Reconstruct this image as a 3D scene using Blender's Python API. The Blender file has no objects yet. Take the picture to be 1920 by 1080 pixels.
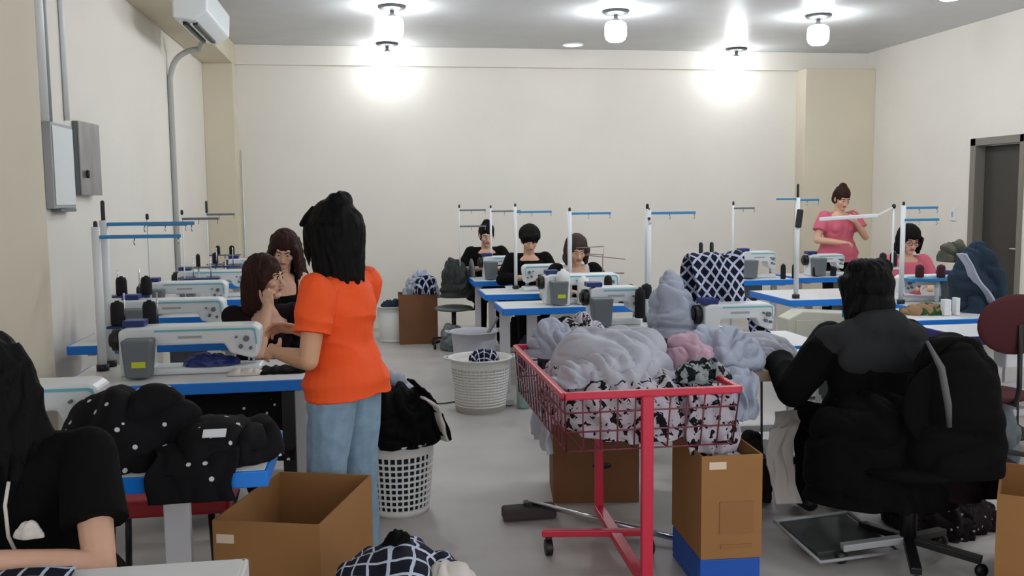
import bpy, bmesh, math, random
from math import sin, cos, pi, radians, sqrt
from mathutils import Vector as V, Matrix, noise
random.seed(7)
S = bpy.context.scene
COL = S.collection

# ------------------------------------------------------------------ camera
FPX, ROLL, CH, YAW, PIT = 1750.0, 0.010, 1.6, radians(8.75), radians(5.55)
fw = V((sin(YAW)*cos(PIT), cos(YAW)*cos(PIT), -sin(PIT)))
rt = V((cos(YAW), -sin(YAW), 0)); up = rt.cross(fw)
RR = rt*cos(ROLL) - up*sin(ROLL); UU = up*cos(ROLL) + rt*sin(ROLL)
cd = bpy.data.cameras.new('camera'); cam = bpy.data.objects.new('camera', cd); COL.objects.link(cam)
cd.sensor_width = 36; cd.lens = FPX*36/1920; cd.clip_start = 0.05
M4 = Matrix((RR, UU, -fw)).transposed().to_4x4(); M4.translation = V((0, 0, CH)); cam.matrix_world = M4
S.camera = cam
# ------------------------------------------------------------------ world and exposure
w = bpy.data.worlds.new('world'); S.world = w; w.use_nodes = True
w.node_tree.nodes['Background'].inputs[0].default_value = (0.80, 0.82, 0.86, 1)
w.node_tree.nodes['Background'].inputs[1].default_value = 2.0
S.view_settings.view_transform = 'Standard'; S.view_settings.look = 'None'
S.view_settings.gamma = 1; S.view_settings.use_curve_mapping = False
S.view_settings.exposure = 0.0
LAMP = 62.0      # emission of the ceiling globes

def ray(px, py): return fw + RR*((px-960)/FPX) - UU*((py-540)/FPX)
def PY(px, py, Y):            # point of the place seen at a pixel, at depth Y
    d = ray(px, py); return V((0, 0, CH)) + d*(Y/d.y)
def PZ(px, py, Z):            # same, at height Z
    d = ray(px, py); return V((0, 0, CH)) + d*((Z-CH)/d.z)

# ------------------------------------------------------------------ materials
MAT = {}
def srgb(c):
    return tuple((x/255/12.92) if x/255 <= .04045 else ((x/255+.055)/1.055)**2.4 for x in c)
def mat(name, col, rough=.6, metal=0, spec=.5, noise_amt=0, nscale=8, bump=0, bscale=60, emit=0, sheen=0, stretch=None, alpha=1):
    if name in MAT: return MAT[name]
    m = bpy.data.materials.new(name); m.use_nodes = True; nt = m.node_tree; b = nt.nodes['Principled BSDF']
    c = srgb(col)
    b.inputs['Base Color'].default_value = (*c, 1); b.inputs['Roughness'].default_value = rough
    b.inputs['Metallic'].default_value = metal; b.inputs['Specular IOR Level'].default_value = spec
    if sheen: b.inputs['Sheen Weight'].default_value = sheen
    tc = nt.nodes.new('ShaderNodeTexCoord'); mp = nt.nodes.new('ShaderNodeMapping')
    nt.links.new(tc.outputs['Object'], mp.inputs[0])
    if stretch: mp.inputs['Scale'].default_value = stretch
    if noise_amt:
        n = nt.nodes.new('ShaderNodeTexNoise'); n.inputs['Scale'].default_value = nscale; n.inputs['Detail'].default_value = 5
        nt.links.new(mp.outputs[0], n.inputs['Vector'])
        r = nt.nodes.new('ShaderNodeValToRGB'); r.color_ramp.elements[0].position = .3; r.color_ramp.elements[1].position = .7
        r.color_ramp.elements[0].color = (*[x*(1-noise_amt) for x in c], 1)
        r.color_ramp.elements[1].color = (*[min(1, x*(1+noise_amt)) for x in c], 1)
        nt.links.new(n.outputs[0], r.inputs[0]); nt.links.new(r.outputs[0], b.inputs['Base Color'])
    if bump:
        n = nt.nodes.new('ShaderNodeTexNoise'); n.inputs['Scale'].default_value = bscale; n.inputs['Detail'].default_value = 3
        nt.links.new(mp.outputs[0], n.inputs['Vector'])
        bp = nt.nodes.new('ShaderNodeBump'); bp.inputs['Strength'].default_value = bump; bp.inputs['Distance'].default_value = .004
        nt.links.new(n.outputs[0], bp.inputs['Height']); nt.links.new(bp.outputs[0], b.inputs['Normal'])
    if emit:
        b.inputs['Emission Color'].default_value = (*c, 1); b.inputs['Emission Strength'].default_value = emit
    if alpha < 1: b.inputs['Alpha'].default_value = alpha
    MAT[name] = m; return m
def nd(nt, t, **k):
    n = nt.nodes.new(t)
    for a, b in k.items(): setattr(n, a, b)
    return n
def grid_mat(name, dark, light, cell=.05, line=.2, ang=0):     # printed lattice, in the cloth's own UV metres
    m = bpy.data.materials.new(name); m.use_nodes = True; nt = m.node_tree; b = nt.nodes['Principled BSDF']; L = nt.links.new
    b.inputs['Roughness'].default_value = .8; b.inputs['Specular IOR Level'].default_value = .2
    uv = nd(nt, 'ShaderNodeUVMap'); mp = nd(nt, 'ShaderNodeMapping'); mp.inputs['Rotation'].default_value = (0, 0, ang)
    mp.inputs['Scale'].default_value = (1/cell, 1/cell*.82, 1)
    L(uv.outputs[0], mp.inputs[0])
    nz = nd(nt, 'ShaderNodeTexNoise'); nz.inputs['Scale'].default_value = 1.4
    L(mp.outputs[0], nz.inputs['Vector'])
    mx = nd(nt, 'ShaderNodeMix', data_type='VECTOR'); mx.inputs[0].default_value = .12
    L(mp.outputs[0], mx.inputs[4]); L(nz.outputs[1], mx.inputs[5])
    sp = nd(nt, 'ShaderNodeSeparateXYZ'); L(mx.outputs[1], sp.inputs[0])
    outs = []
    for i in (0, 1):
        f = nd(nt, 'ShaderNodeMath', operation='FRACT'); L(sp.outputs[i], f.inputs[0])
        g = nd(nt, 'ShaderNodeMath', operation='LESS_THAN'); g.inputs[1].default_value = line; L(f.outputs[0], g.inputs[0]); outs.append(g)
    mm = nd(nt, 'ShaderNodeMath', operation='MAXIMUM'); L(outs[0].outputs[0], mm.inputs[0]); L(outs[1].outputs[0], mm.inputs[1])
    cm = nd(nt, 'ShaderNodeMix', data_type='RGBA'); L(mm.outputs[0], cm.inputs[0])
    cm.inputs[6].default_value = (*srgb(dark), 1); cm.inputs[7].default_value = (*srgb(light), 1)
    L(cm.outputs[2], b.inputs['Base Color']); MAT[name] = m; return m
def blot_mat(name, base, blot, scale=14, thr=.56, kind='noise'):
    m = bpy.data.materials.new(name); m.use_nodes = True; nt = m.node_tree; b = nt.nodes['Principled BSDF']; L = nt.links.new
    b.inputs['Roughness'].default_value = .85; b.inputs['Specular IOR Level'].default_value = .2
    tc = nd(nt, 'ShaderNodeTexCoord')
    if kind == 'noise':
        n = nd(nt, 'ShaderNodeTexNoise'); n.inputs['Scale'].default_value = scale; n.inputs['Detail'].default_value = 2.5; n.inputs['Distortion'].default_value = .8
        L(tc.outputs['Object'], n.inputs['Vector']); o = n.outputs[0]; op = 'GREATER_THAN'
    else:
        n = nd(nt, 'ShaderNodeTexVoronoi'); n.inputs['Scale'].default_value = scale
        L(tc.outputs['Object'], n.inputs['Vector']); o = n.outputs['Distance']; op = 'LESS_THAN'
    g = nd(nt, 'ShaderNodeMath', operation=op); g.inputs[1].default_value = thr; L(o, g.inputs[0])
    cm = nd(nt, 'ShaderNodeMix', data_type='RGBA'); L(g.outputs[0], cm.inputs[0])
    cm.inputs[6].default_value = (*srgb(base), 1); cm.inputs[7].default_value = (*srgb(blot), 1)
    L(cm.outputs[2], b.inputs['Base Color']); MAT[name] = m; return m

WALL = mat('wall_paint', (230, 225, 215), .75, noise_amt=.03, nscale=1.2, bump=.15, bscale=40)
TAN = mat('column_paint', (216, 206, 184), .75, noise_amt=.03, nscale=1.5, bump=.15, bscale=40)
CEIL = mat('ceiling_paint', (192, 194, 196), .34, spec=.55, noise_amt=.05, nscale=3)
FLOOR = mat('floor_concrete', (186, 181, 177), .42, spec=.4, noise_amt=.10, nscale=2.2, bump=.1, bscale=12)
WHITE = mat('white_enamel', (226, 230, 232), .32)
CREAM = mat('cream_enamel', (205, 203, 185), .4)
TOPM = mat('table_laminate', (222, 222, 222), .35)
BLUE = mat('blue_edge', (12, 122, 220), .4)
TEAL = mat('teal_stripe', (110, 190, 200), .4)
SKY = mat('blue_guide_arm', (40, 130, 185), .35)
GREY = mat('grey_plastic', (105, 112, 116), .5)
LGREY = mat('light_grey_metal', (165, 168, 170), .4)
LEGM = mat('leg_enamel', (205, 203, 205), .4)
BLACK = mat('black_plastic', (16, 16, 18), .45)
THREAD = mat('black_thread', (20, 19, 22), .85, bump=.6, bscale=200)
MAROONT = mat('maroon_thread', (70, 25, 35), .85, bump=.6, bscale=200)
WTHREAD = mat('white_thread', (228, 228, 226), .8, bump=.5, bscale=200)
CHROME = mat('chrome', (200, 200, 205), .2, metal=1)
RED = mat('red_enamel', (205, 38, 66), .35)
REDSEAT = mat('red_vinyl', (165, 28, 40), .5)
MAROON = mat('maroon_fabric', (72, 14, 22), .8)
CARD = mat('cardboard', (156, 110, 62), .8, noise_amt=.05, nscale=5)
CARDD = mat('cardboard_dark', (122, 80, 48), .8, noise_amt=.06, nscale=5)
TAPE = mat('paper_label', (225, 205, 180), .6)
YEL = mat('yellow_label', (205, 215, 40), .5)
NAVYL = mat('navy_plastic', (20, 40, 110), .4)
SKIN = mat('skin', (214, 168, 142), .5, noise_amt=.05, nscale=12, spec=.35)
SKIN2 = mat('skin_warm', (205, 156, 122), .5, noise_amt=.05, nscale=12, spec=.35)
LIP = mat('lips', (165, 85, 82), .45)
EYEW = mat('eye_white', (225, 222, 218), .25)
IRIS = mat('eye_dark', (30, 20, 16), .2)
HAIRB = mat('hair_black', (7, 6, 7), .65, bump=.8, bscale=30, stretch=(6, 6, .7), spec=.15)
HAIRBR = mat('hair_brown', (48, 26, 20), .65, noise_amt=.35, nscale=20, bump=.8, bscale=30, stretch=(6, 6, .7), spec=.18)
HAIRG = mat('hair_ashy', (66, 54, 50), .65, noise_amt=.3, nscale=20, bump=.8, bscale=30, stretch=(6, 6, .7), spec=.18)
ORANGE = mat('orange_jersey', (248, 86, 22), .75, bump=.3, bscale=120)
DENIM = mat('pale_denim', (132, 158, 178), .8, noise_amt=.12, nscale=22, bump=.4, bscale=150)
BLK = mat('black_cloth', (8, 8, 9), .9, spec=.15, bump=.3, bscale=90)
BLKR = mat('black_plum_cloth', (26, 14, 20), .9, spec=.15, bump=.3, bscale=90)
CHAR = mat('charcoal_fleece', (48, 49, 50), .95, spec=.1, bump=.5, bscale=120)
PINK = mat('pink_jersey', (205, 98, 118), .8)
PALE = mat('pale_grey_jersey', (188, 190, 200), .85, spec=.2, bump=.25, bscale=90)
PALEG = mat('pale_blue_jersey', (170, 176, 192), .85, spec=.2, bump=.25, bscale=90)
OFFW = mat('offwhite_cotton', (215, 208, 200), .85, spec=.2)
PINKC = mat('pink_trim_cloth', (196, 160, 176), .85)
TEALC = mat('deep_teal_cloth', (24, 44, 62), .9, noise_amt=.2, nscale=4)
OLIVE = mat('olive_cloth', (84, 84, 70), .9)
PLASW = mat('white_basket_plastic', (222, 222, 216), .4)
PLASG = mat('greywhite_bucket_plastic', (190, 190, 198), .45)
GRID = grid_mat('navy_lattice_print', (18, 20, 38), (196, 204, 222), .042, .16, .12)
GRIDD = grid_mat('navy_diagonal_lattice_print', (18, 20, 40), (190, 198, 220), .042, .25, .78)
FLORAL = blot_mat('white_cloth_black_print', (196, 190, 198), (24, 22, 28), 25, .56)
SPECK = blot_mat('black_cloth_white_specks', (15, 13, 16), (205, 200, 200), 17, .14, 'vor')
DOOR = mat('door_brown', (62, 58, 54), .6)
FRAME = mat('frame_grey', (125, 120, 110), .5)
GLOBE = mat('lamp_glass', (245, 250, 255), .3, emit=LAMP)
GLOBE2 = mat('rear_lamp_glass', (245, 250, 255), .3, emit=LAMP*.38)
DISC = mat('recessed_lamp_glass', (255, 250, 240), .3, emit=4)

# ------------------------------------------------------------------ mesh kit
class MB:
    def __init__(s): s.v = []; s.f = []; s.sm = []; s.mi = []; s.uv = None
    def add(s, vs, fs, smooth=True, mi=0):
        o = len(s.v); s.v += [tuple(v) for v in vs]; s.f += [tuple(i+o for i in f) for f in fs]
        s.sm += [smooth]*len(fs); s.mi += [mi]*len(fs); return s
    def box(s, c, d, rz=0, mi=0, R=None):
        R = R or Matrix.Rotation(rz, 3, 'Z'); c = V(c)
        vs = [c + R @ V((x*d[0]/2, y*d[1]/2, z*d[2]/2)) for x in (-1, 1) for y in (-1, 1) for z in (-1, 1)]
        return s.add(vs, [(0, 1, 3, 2), (4, 6, 7, 5), (0, 4, 5, 1), (2, 3, 7, 6), (0, 2, 6, 4), (1, 5, 7, 3)], False, mi)
    def bx(s, x0, x1, y0, y1, z0, z1, mi=0): return s.box(((x0+x1)/2, (y0+y1)/2, (z0+z1)/2), (x1-x0, y1-y0, z1-z0), 0, mi)
    def prism(s, pts, y0, y1, mi=0):       # polygon in XZ, extruded along Y
        n = len(pts); vs = [V((p[0], y0, p[1])) for p in pts] + [V((p[0], y1, p[1])) for p in pts]
        fs = [tuple(range(n)), tuple(range(2*n-1, n-1, -1))] + [((i+1) % n, i, i+n, (i+1) % n+n) for i in range(n)]
        return s.add(vs, fs, False, mi)
    def cap(s, p, q, r0, r1=None, n=12, mi=0, k=4):       # tapered capsule with round ends
        p, q = V(p), V(q); r1 = r0 if r1 is None else r1; d = q-p
        L = d.length; d = d/L if L > 1e-6 else V((0, 0, 1))
        a = d.orthogonal().normalized(); b = d.cross(a); rings = []
        for i in range(1, k+1): t = -pi/2 + pi/2*i/k; rings.append((p + d*sin(t)*r0, cos(t)*r0))
        for i in range(0, k): t = pi/2*i/k; rings.append((q + d*sin(t)*r1, cos(t)*r1))
        vs = [p-d*r0]
        for c, r in rings: vs += [c + (a*cos(2*pi*j/n)+b*sin(2*pi*j/n))*r for j in range(n)]
        vs.append(q+d*r1); fs = []
        for j in range(n): fs.append((0, 1+(j+1) % n, 1+j))
        m = len(rings)
        for i in range(m-1):
            for j in range(n): fs.append((1+i*n+j, 1+i*n+(j+1) % n, 1+(i+1)*n+(j+1) % n, 1+(i+1)*n+j))
        e = len(vs)-1
        for j in range(n): fs.append((1+(m-1)*n+j, 1+(m-1)*n+(j+1) % n, e))
        return s.add(vs, fs, True, mi)
    def cyl(s, p, q, r0, r1=None, n=16, mi=0):
        p, q = V(p), V(q); r1 = r0 if r1 is None else r1; d = (q-p).normalized(); a = d.orthogonal().normalized(); b = d.cross(a)
        vs = [p + (a*cos(2*pi*j/n)+b*sin(2*pi*j/n))*r0 for j in range(n)] + [q + (a*cos(2*pi*j/n)+b*sin(2*pi*j/n))*r1 for j in range(n)]
        s.add(vs, [(j, (j+1) % n, (j+1) % n+n, j+n) for j in range(n)], True, mi)
        o = len(s.v)-2*n; s.f += [tuple(o+j for j in range(n-1, -1, -1)), tuple(o+n+j for j in range(n))]; s.sm += [False]*2; s.mi += [mi]*2
        return s
    def bar(s, p, q, w, h=None, mi=0):
        p, q = V(p), V(q); h = h or w; d = q-p; z = d.normalized()
        x = z.cross(V((0, 0, 1))); x = x.normalized() if x.length > 1e-3 else V((1, 0, 0)); y = z.cross(x)
        return s.box((p+q)/2, (w, h, d.length), R=Matrix((x, y, z)).transposed(), mi=mi)
    def tube(s, pts, r, n=10, mi=0):
        pts = [V(p) for p in pts]; vs = []; m = len(pts); a = None
        for i, p in enumerate(pts):
            d = (pts[min(i+1, m-1)]-pts[max(i-1, 0)]).normalized()
            a = d.orthogonal().normalized() if a is None else (a-d*a.dot(d)).normalized()
            b = d.cross(a); rr = r[i] if isinstance(r, (list, tuple)) else r
            vs += [p+(a*cos(2*pi*j/n)+b*sin(2*pi*j/n))*rr for j in range(n)]
        fs = [(i*n+j, i*n+(j+1) % n, (i+1)*n+(j+1) % n, (i+1)*n+j) for i in range(m-1) for j in range(n)]
        fs += [tuple(range(n-1, -1, -1)), tuple((m-1)*n+j for j in range(n))]
        return s.add(vs, fs, True, mi)
    def ell(s, c, r, R=None, n=16, mi=0):
        c = V(c); R = R or Matrix.Identity(3); m = n//2+1; vs = [c + R @ V((0, 0, -r[2]))]
        for i in range(1, m):
            t = -pi/2+pi*i/m
            vs += [c + R @ V((cos(t)*cos(2*pi*j/n)*r[0], cos(t)*sin(2*pi*j/n)*r[1], sin(t)*r[2])) for j in range(n)]
        vs.append(c + R @ V((0, 0, r[2]))); e = len(vs)-1; fs = []
        for j in range(n): fs.append((0, 1+(j+1) % n, 1+j)); fs.append((e-n+j, e-n+(j+1) % n, e))
        for i in range(m-2):
            for j in range(n): fs.append((1+i*n+j, 1+i*n+(j+1) % n, 1+(i+1)*n+(j+1) % n, 1+(i+1)*n+j))
        return s.add(vs, fs, True, mi)
    def lathe(s, prof, c=(0, 0, 0), n=28, mi=0):
        c = V(c); vs = []
        for r, z in prof: vs += [c+V((cos(2*pi*j/n)*r, sin(2*pi*j/n)*r, z)) for j in range(n)]
        fs = [(i*n+j, i*n+(j+1) % n, (i+1)*n+(j+1) % n, (i+1)*n+j) for i in range(len(prof)-1) for j in range(n)]
        return s.add(vs, fs, True, mi)
    def build(s, name, m, parent=None, bev=0, loc=None, fuse=0, smooth=3, fold=None):
        me = bpy.data.meshes.new(name); me.from_pydata(s.v, [], s.f)
        me.polygons.foreach_set('use_smooth', s.sm); me.polygons.foreach_set('material_index', s.mi)
        if s.uv:
            ul = me.uv_layers.new(name='UVMap')
            for lp in me.loops: ul.data[lp.index].uv = s.uv[lp.vertex_index]
        me.update()
        o = bpy.data.objects.new(name, me); COL.objects.link(o)
        if fuse:
            r = o.modifiers.new('r', 'REMESH'); r.mode = 'VOXEL'; r.voxel_size = fuse; r.use_smooth_shade = True
            if smooth: k = o.modifiers.new('s', 'SMOOTH'); k.iterations = smooth; k.factor = .5
            dg = bpy.context.evaluated_depsgraph_get(); me2 = bpy.data.meshes.new_from_object(o.evaluated_get(dg))
            o.modifiers.clear(); o.data = me2; me2.name = name
            if fold:
                amp, sc = fold; cs = [0]*(3*len(me2.vertices)); ns = [0]*(3*len(me2.vertices))
                me2.vertices.foreach_get('co', cs); me2.vertices.foreach_get('normal', ns)
                for i in range(0, len(cs), 3):
                    p = V((cs[i]*sc[0], cs[i+1]*sc[1], cs[i+2]*sc[2]))
                    d = (1-2*abs(noise.noise(p+V((noise.noise(p*.5)*1.5, 0, 0)))))*amp-amp*.5
                    cs[i] += ns[i]*d; cs[i+1] += ns[i+1]*d; cs[i+2] += ns[i+2]*d
                me2.vertices.foreach_set('co', cs); me2.update()
            me2.polygons.foreach_set('use_smooth', [True]*len(me2.polygons))
        for mm in (m if isinstance(m, (list, tuple)) else [m]): o.data.materials.append(mm)
        if bev: b = o.modifiers.new('b', 'BEVEL'); b.width = bev; b.segments = 2; b.limit_method = 'ANGLE'
        if parent: o.parent = parent
        if loc is not None: o.location = loc
        return o
def tag(o, label, cat, group=None, kind=None):
    o['label'] = label; o['category'] = cat
    if group: o['group'] = group
    if kind: o['kind'] = kind
    return o
def thing(name, label, cat, loc=(0, 0, 0), rz=0, group=None):
    o = bpy.data.objects.new(name, None); COL.objects.link(o); o.empty_display_size = .1
    o.location = loc; o.rotation_euler = (0, 0, rz); return tag(o, label, cat, group)
def struct(name, mb, m, bev=0):
    o = mb.build(name, m, bev=bev); o['kind'] = 'structure'; return o
def copy_tree(o, parent=None):
    c = o.copy(); COL.objects.link(c); c.parent = parent
    for ch in list(o.children): copy_tree(ch, c)
    return c

# ------------------------------------------------------------------ the room
XL, XR, YB, ZC, XB = -1.83, 6.5, 11.6, 3.42, -1.49
struct('floor', MB().bx(XL-.6, XR+2.2, -1.5, YB+.2, -.1, 0), FLOOR)
struct('ceiling', MB().bx(XL-.6, XR+.5, -1.5, YB+.2, ZC, ZC+.1), CEIL)
struct('wall_back', MB().bx(XL-.2, XR+.2, YB, YB+.15, 0, ZC), WALL)
struct('wall_left', MB().bx(XL-.2, XL, -1.5, YB, 0, ZC), WALL)
struct('trim_1', MB().bx(XL, XB, -1.5, YB, 3.17, ZC), TAN, .006)                       # beam along the left wall
struct('trim_2', MB().bx(XB, XR, YB-.06, YB, 3.19, ZC), WALL, .004)                 # beam along the back wall
struct('trim_3', MB().bx(XL, XB, YB-.30, YB, 0, 3.17), TAN, .006)                      # column, back left corner
struct('trim_4', MB().bx(5.55, XR, YB-.26, YB, 0, 3.19), TAN, .006)                    # column, back right corner
struct('trim_5', MB().bx(XL, XB-.01, 3.9, 4.72, 0, 3.17), TAN, .006)                   # near column on the left wall
rw = MB(); rw.bx(XR, XR+.2, 9.32, YB, 0, ZC); rw.bx(XR, XR+.2, -1.5, 8.52, 0, ZC); rw.bx(XR, XR+.2, 8.52, 9.32, 2.16, ZC)
struct('wall_right', rw, WALL)
d = MB(); d.bx(XR+.10, XR+.14, 8.56, 9.27, 0, 2.1); struct('door_1', d, DOOR, .004)
df = MB(); df.bx(XR-.02, XR+.1, 9.25, 9.34, 0, 2.18); df.bx(XR-.02, XR+.1, 8.50, 8.56, 0, 2.18); df.bx(XR-.02, XR+.1, 8.50, 9.34, 2.10, 2.18)
struct('trim_6', df, FRAME, .004)
h = MB(); h.cap((XR+.06, 8.64, 1.02), (XR+.06, 8.74, 1.02), .012); h.cyl((XR+.10, 8.64, 1.02), (XR+.055, 8.64, 1.02), .02)
o = h.build('door_handle', CHROME, bpy.data.objects['door_1'])
# wire along the back left corner
tag(MB().tube([(XB+.02, YB-.012, .3), (XB+.03, YB-.012, 1.2), (XB-.0+.03, YB-.012, 2.2)], .008).build('wire', WHITE), 'thin white wire running up the back wall beside the left corner column', 'wire')
# light switch by the door
sw = thing('light_switch', 'small white light switch on the right wall left of the doorway', 'light switch', (XR, 9.62, 1.36))
MB().bx(-.014, -.001, -.045, .045, -.07, .07).build('plate', WHITE, sw, .003); MB().bx(-.02, -.014, -.015, .015, -.03, .03).build('rocker', LGREY, sw, .002)

# ------------------------------------------------------------------ ceiling lamps
def lamp_proto():
    t = thing('ceiling_lamp', '', 'ceiling lamp', (0, 0, ZC), 0, 'glass globe lamps in rows on the ceiling')
    MB().lathe([(0, 0), (.13, 0), (.135, -.012), (.12, -.03), (.05, -.04), (0, -.04)], n=32).build('ceiling_plate', mat('dark_bronze', (58, 60, 60), .4), t)
    MB().lathe([(0, -.04), (.02, -.04), (.02, -.075), (.055, -.10), (.05, -.11), (0, -.11)]).build('neck', mat('lamp_neck', (90, 92, 92), .4), t)
    MB().lathe([(0, -.105), (.075, -.108), (.10, -.125), (.107, -.16), (.107, -.24), (.095, -.275), (.065, -.298), (0, -.305)], n=32).build('glass_globe', GLOBE, t)
    return t
lp = None
LB = {(.28, 9.12): 'globe lamp left of the middle in the nearer ceiling row', (2.47, 9.15): 'globe lamp in the middle of the nearer ceiling row', (4.57, 9.21): 'globe lamp at the right of the nearer ceiling row, near the right wall',
      (.28, 11.3): 'globe lamp at the left, close to the back wall', (4.62, 11.3): 'globe lamp at the right, close to the back wall'}
for yy in (11.3, 9.15, 6.95, 4.75, 2.55, .4):
    for xx in (.28, 2.47, 4.6):
        if yy > 11 and abs(xx-2.47) < .1: continue
        if (yy, xx) in ((4.75, .28), (2.55, .28), (2.55, 2.47), (.4, .28), (.4, 2.47), (.4, 4.6)): continue      # unlit places of the grid, out of view
        lab = 'white glass globe lamp on the ceiling nearer than the two visible rows'
        for k, v in LB.items():
            if abs(k[0]-xx) < .1 and abs(k[1]-yy) < .1: lab = 'white glass '+v
        if lp is None: lp = t = lamp_proto()
        else: t = copy_tree(lp)
        t.location = (xx, yy, ZC); t['label'] = lab
        for gb in t.children:
            if gb.name.startswith('glass_globe'): gb.material_slots[0].link = 'OBJECT'; gb.material_slots[0].material = GLOBE2 if yy > 11 else GLOBE
t = thing('recessed_light', 'flat round warm ceiling light at the back, between the two rear globe lamps', 'ceiling light', (2.48, 11.15, ZC))
MB().lathe([(0, -.002), (.13, -.002), (.13, -.02), (.115, -.02), (.115, -.004)], n=32).build('ring', WHITE, t)
MB().lathe([(0, -.014), (.114, -.014), (.114, -.006), (0, -.006)], n=32).build('diffuser', DISC, t)

# ------------------------------------------------------------------ things on the left wall
ac = thing('air_conditioner', 'white wall air conditioner mounted high on the left beam', 'air conditioner', (XB, 8.75, 3.03))
MB().prism([(0, .02), (.16, 0), (.27, .07), (.28, .27), (0, .27)], -.85, .38).build('housing', WHITE, ac, .015)
m = MB()
for i in range(2): m.bx(.055+i*.085, .085+i*.085, -.72, .20, -.014, .012)
m.build('louvre_slot', BLACK, ac)
MB().bx(.115, .13, -.72, .20, -.016, .0).build('louvre', WHITE, ac)
cx, cy = XL+.025, 9.33
pts = [(cx, cy, .0+.02), (cx, cy, 1.5), (cx, cy, 2.75)] + [(cx+.02+.26*(1-cos(a)), cy-.0, 2.8+.22*sin(a)) for a in [i*pi/2/8 for i in range(1, 9)]] + [(XB-.02, cy-.05, 3.03), (XB+.03, cy-.1, 3.12)]
tag(MB().tube(pts, .026, 12).build('pipe', mat('insulated_pipe', (172, 172, 168), .6)), 'grey insulated pipe curving from the left wall up to the air conditioner', 'pipe')
e = thing('electrical_box', 'tall white electrical box on the left wall beside the near column', 'electrical box', (XL, 5.95, 1.56))
MB().bx(0, .05, -.20, .20, .0, .50).build('cabinet', LGREY, e, .006); MB().bx(.051, .056, -.185, .185, .02, .48).build('cover', WHITE, e, .003)
MB().bx(.01, .06, -.12, .17, -.02, -.001).build('lower_rim', GREY, e, .003)
e = thing('metal_panel', 'grey brushed metal panel box on the left wall with a tilted door', 'panel box', (XL, 6.48, 1.64))
MB().bx(0, .03, -.16, .14, 0, .47).build('cabinet', GREY, e, .004)
MB().box((.05, .02, .235), (.012, .36, .47), rz=-.07).build('door', mat('brushed_metal', (150, 148, 148), .35, metal=.6, noise_amt=.2, nscale=9, stretch=(1, 1, .3)), e, .003)
MB().cap((.062, -.09, .12), (.062, -.09, .15), .012).build('latch', BLACK, e)
for i, (y, r, l) in enumerate(((5.72, .028, 'wide pale conduit rising from the electrical box'), (5.88, .012, 'thin grey cable running up beside the wide conduit'), (6.18, .016, 'white cable running up the left wall above the metal panel'))):
    tag(MB().tube([(XL+r, y, 2.06 if i != 2 else 2.1), (XL+r, y, 2.7), (XL+r, y-.01*i, 3.17)], r).build('conduit', WHITE if i != 1 else LGREY), l, 'conduit')

# ------------------------------------------------------------------ furniture builders
def table(label, x0, x1, y0, y1, rz=0, legs=(.12, .88), top=TOPM, edge=BLUE, legm=LEGM, z=.76, name='sewing_table', group=None, lw=.06, box=True):
    W, D = x1-x0, y1-y0
    t = thing(name, label, 'table', ((x0+x1)/2, (y0+y1)/2, 0), rz, group)
    MB().box((0, 0, z-.012), (W-.01, D-.01, .024)).build('tabletop', top, t, .004)
    e = MB(); e.box((0, -D/2+.006, z-.027), (W, .02, .052)); e.box((0, D/2-.006, z-.027), (W, .02, .052)); e.box((-W/2+.006, 0, z-.027), (.02, D, .052)); e.box((W/2-.006, 0, z-.027), (.02, D, .052))
    e.build('edge_band', edge, t, .004)
    for f in legs:
        x = -W/2+W*f; l = MB()
        l.box((x, 0, (z-.05)/2+.03), (lw, .035, z-.11)); l.box((x, 0, .03), (lw*.8, D*.9, .04)); l.box((x, 0, z-.055), (lw*.8, D*.8, .03))
        l.build('leg', legm, t, .004)
    MB().box((0, .02, .22), (W*(legs[-1]-legs[0]), .03, .04)).build('crossbar', legm, t, .003)
    if box:
        MB().box((W*.12, .05, z-.14), (.20, .16, .17)).build('motor_box', GREY, t, .01)
        pd = MB(); pd.box((0, 0, .10), (.36, .22, .015), R=Matrix.Rotation(.18, 3, 'X')); pd.bar((.1, 0, .1), (.1, .02, z-.2), .012)
        pd.build('pedal', BLACK, t, .003)
    return t
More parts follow.
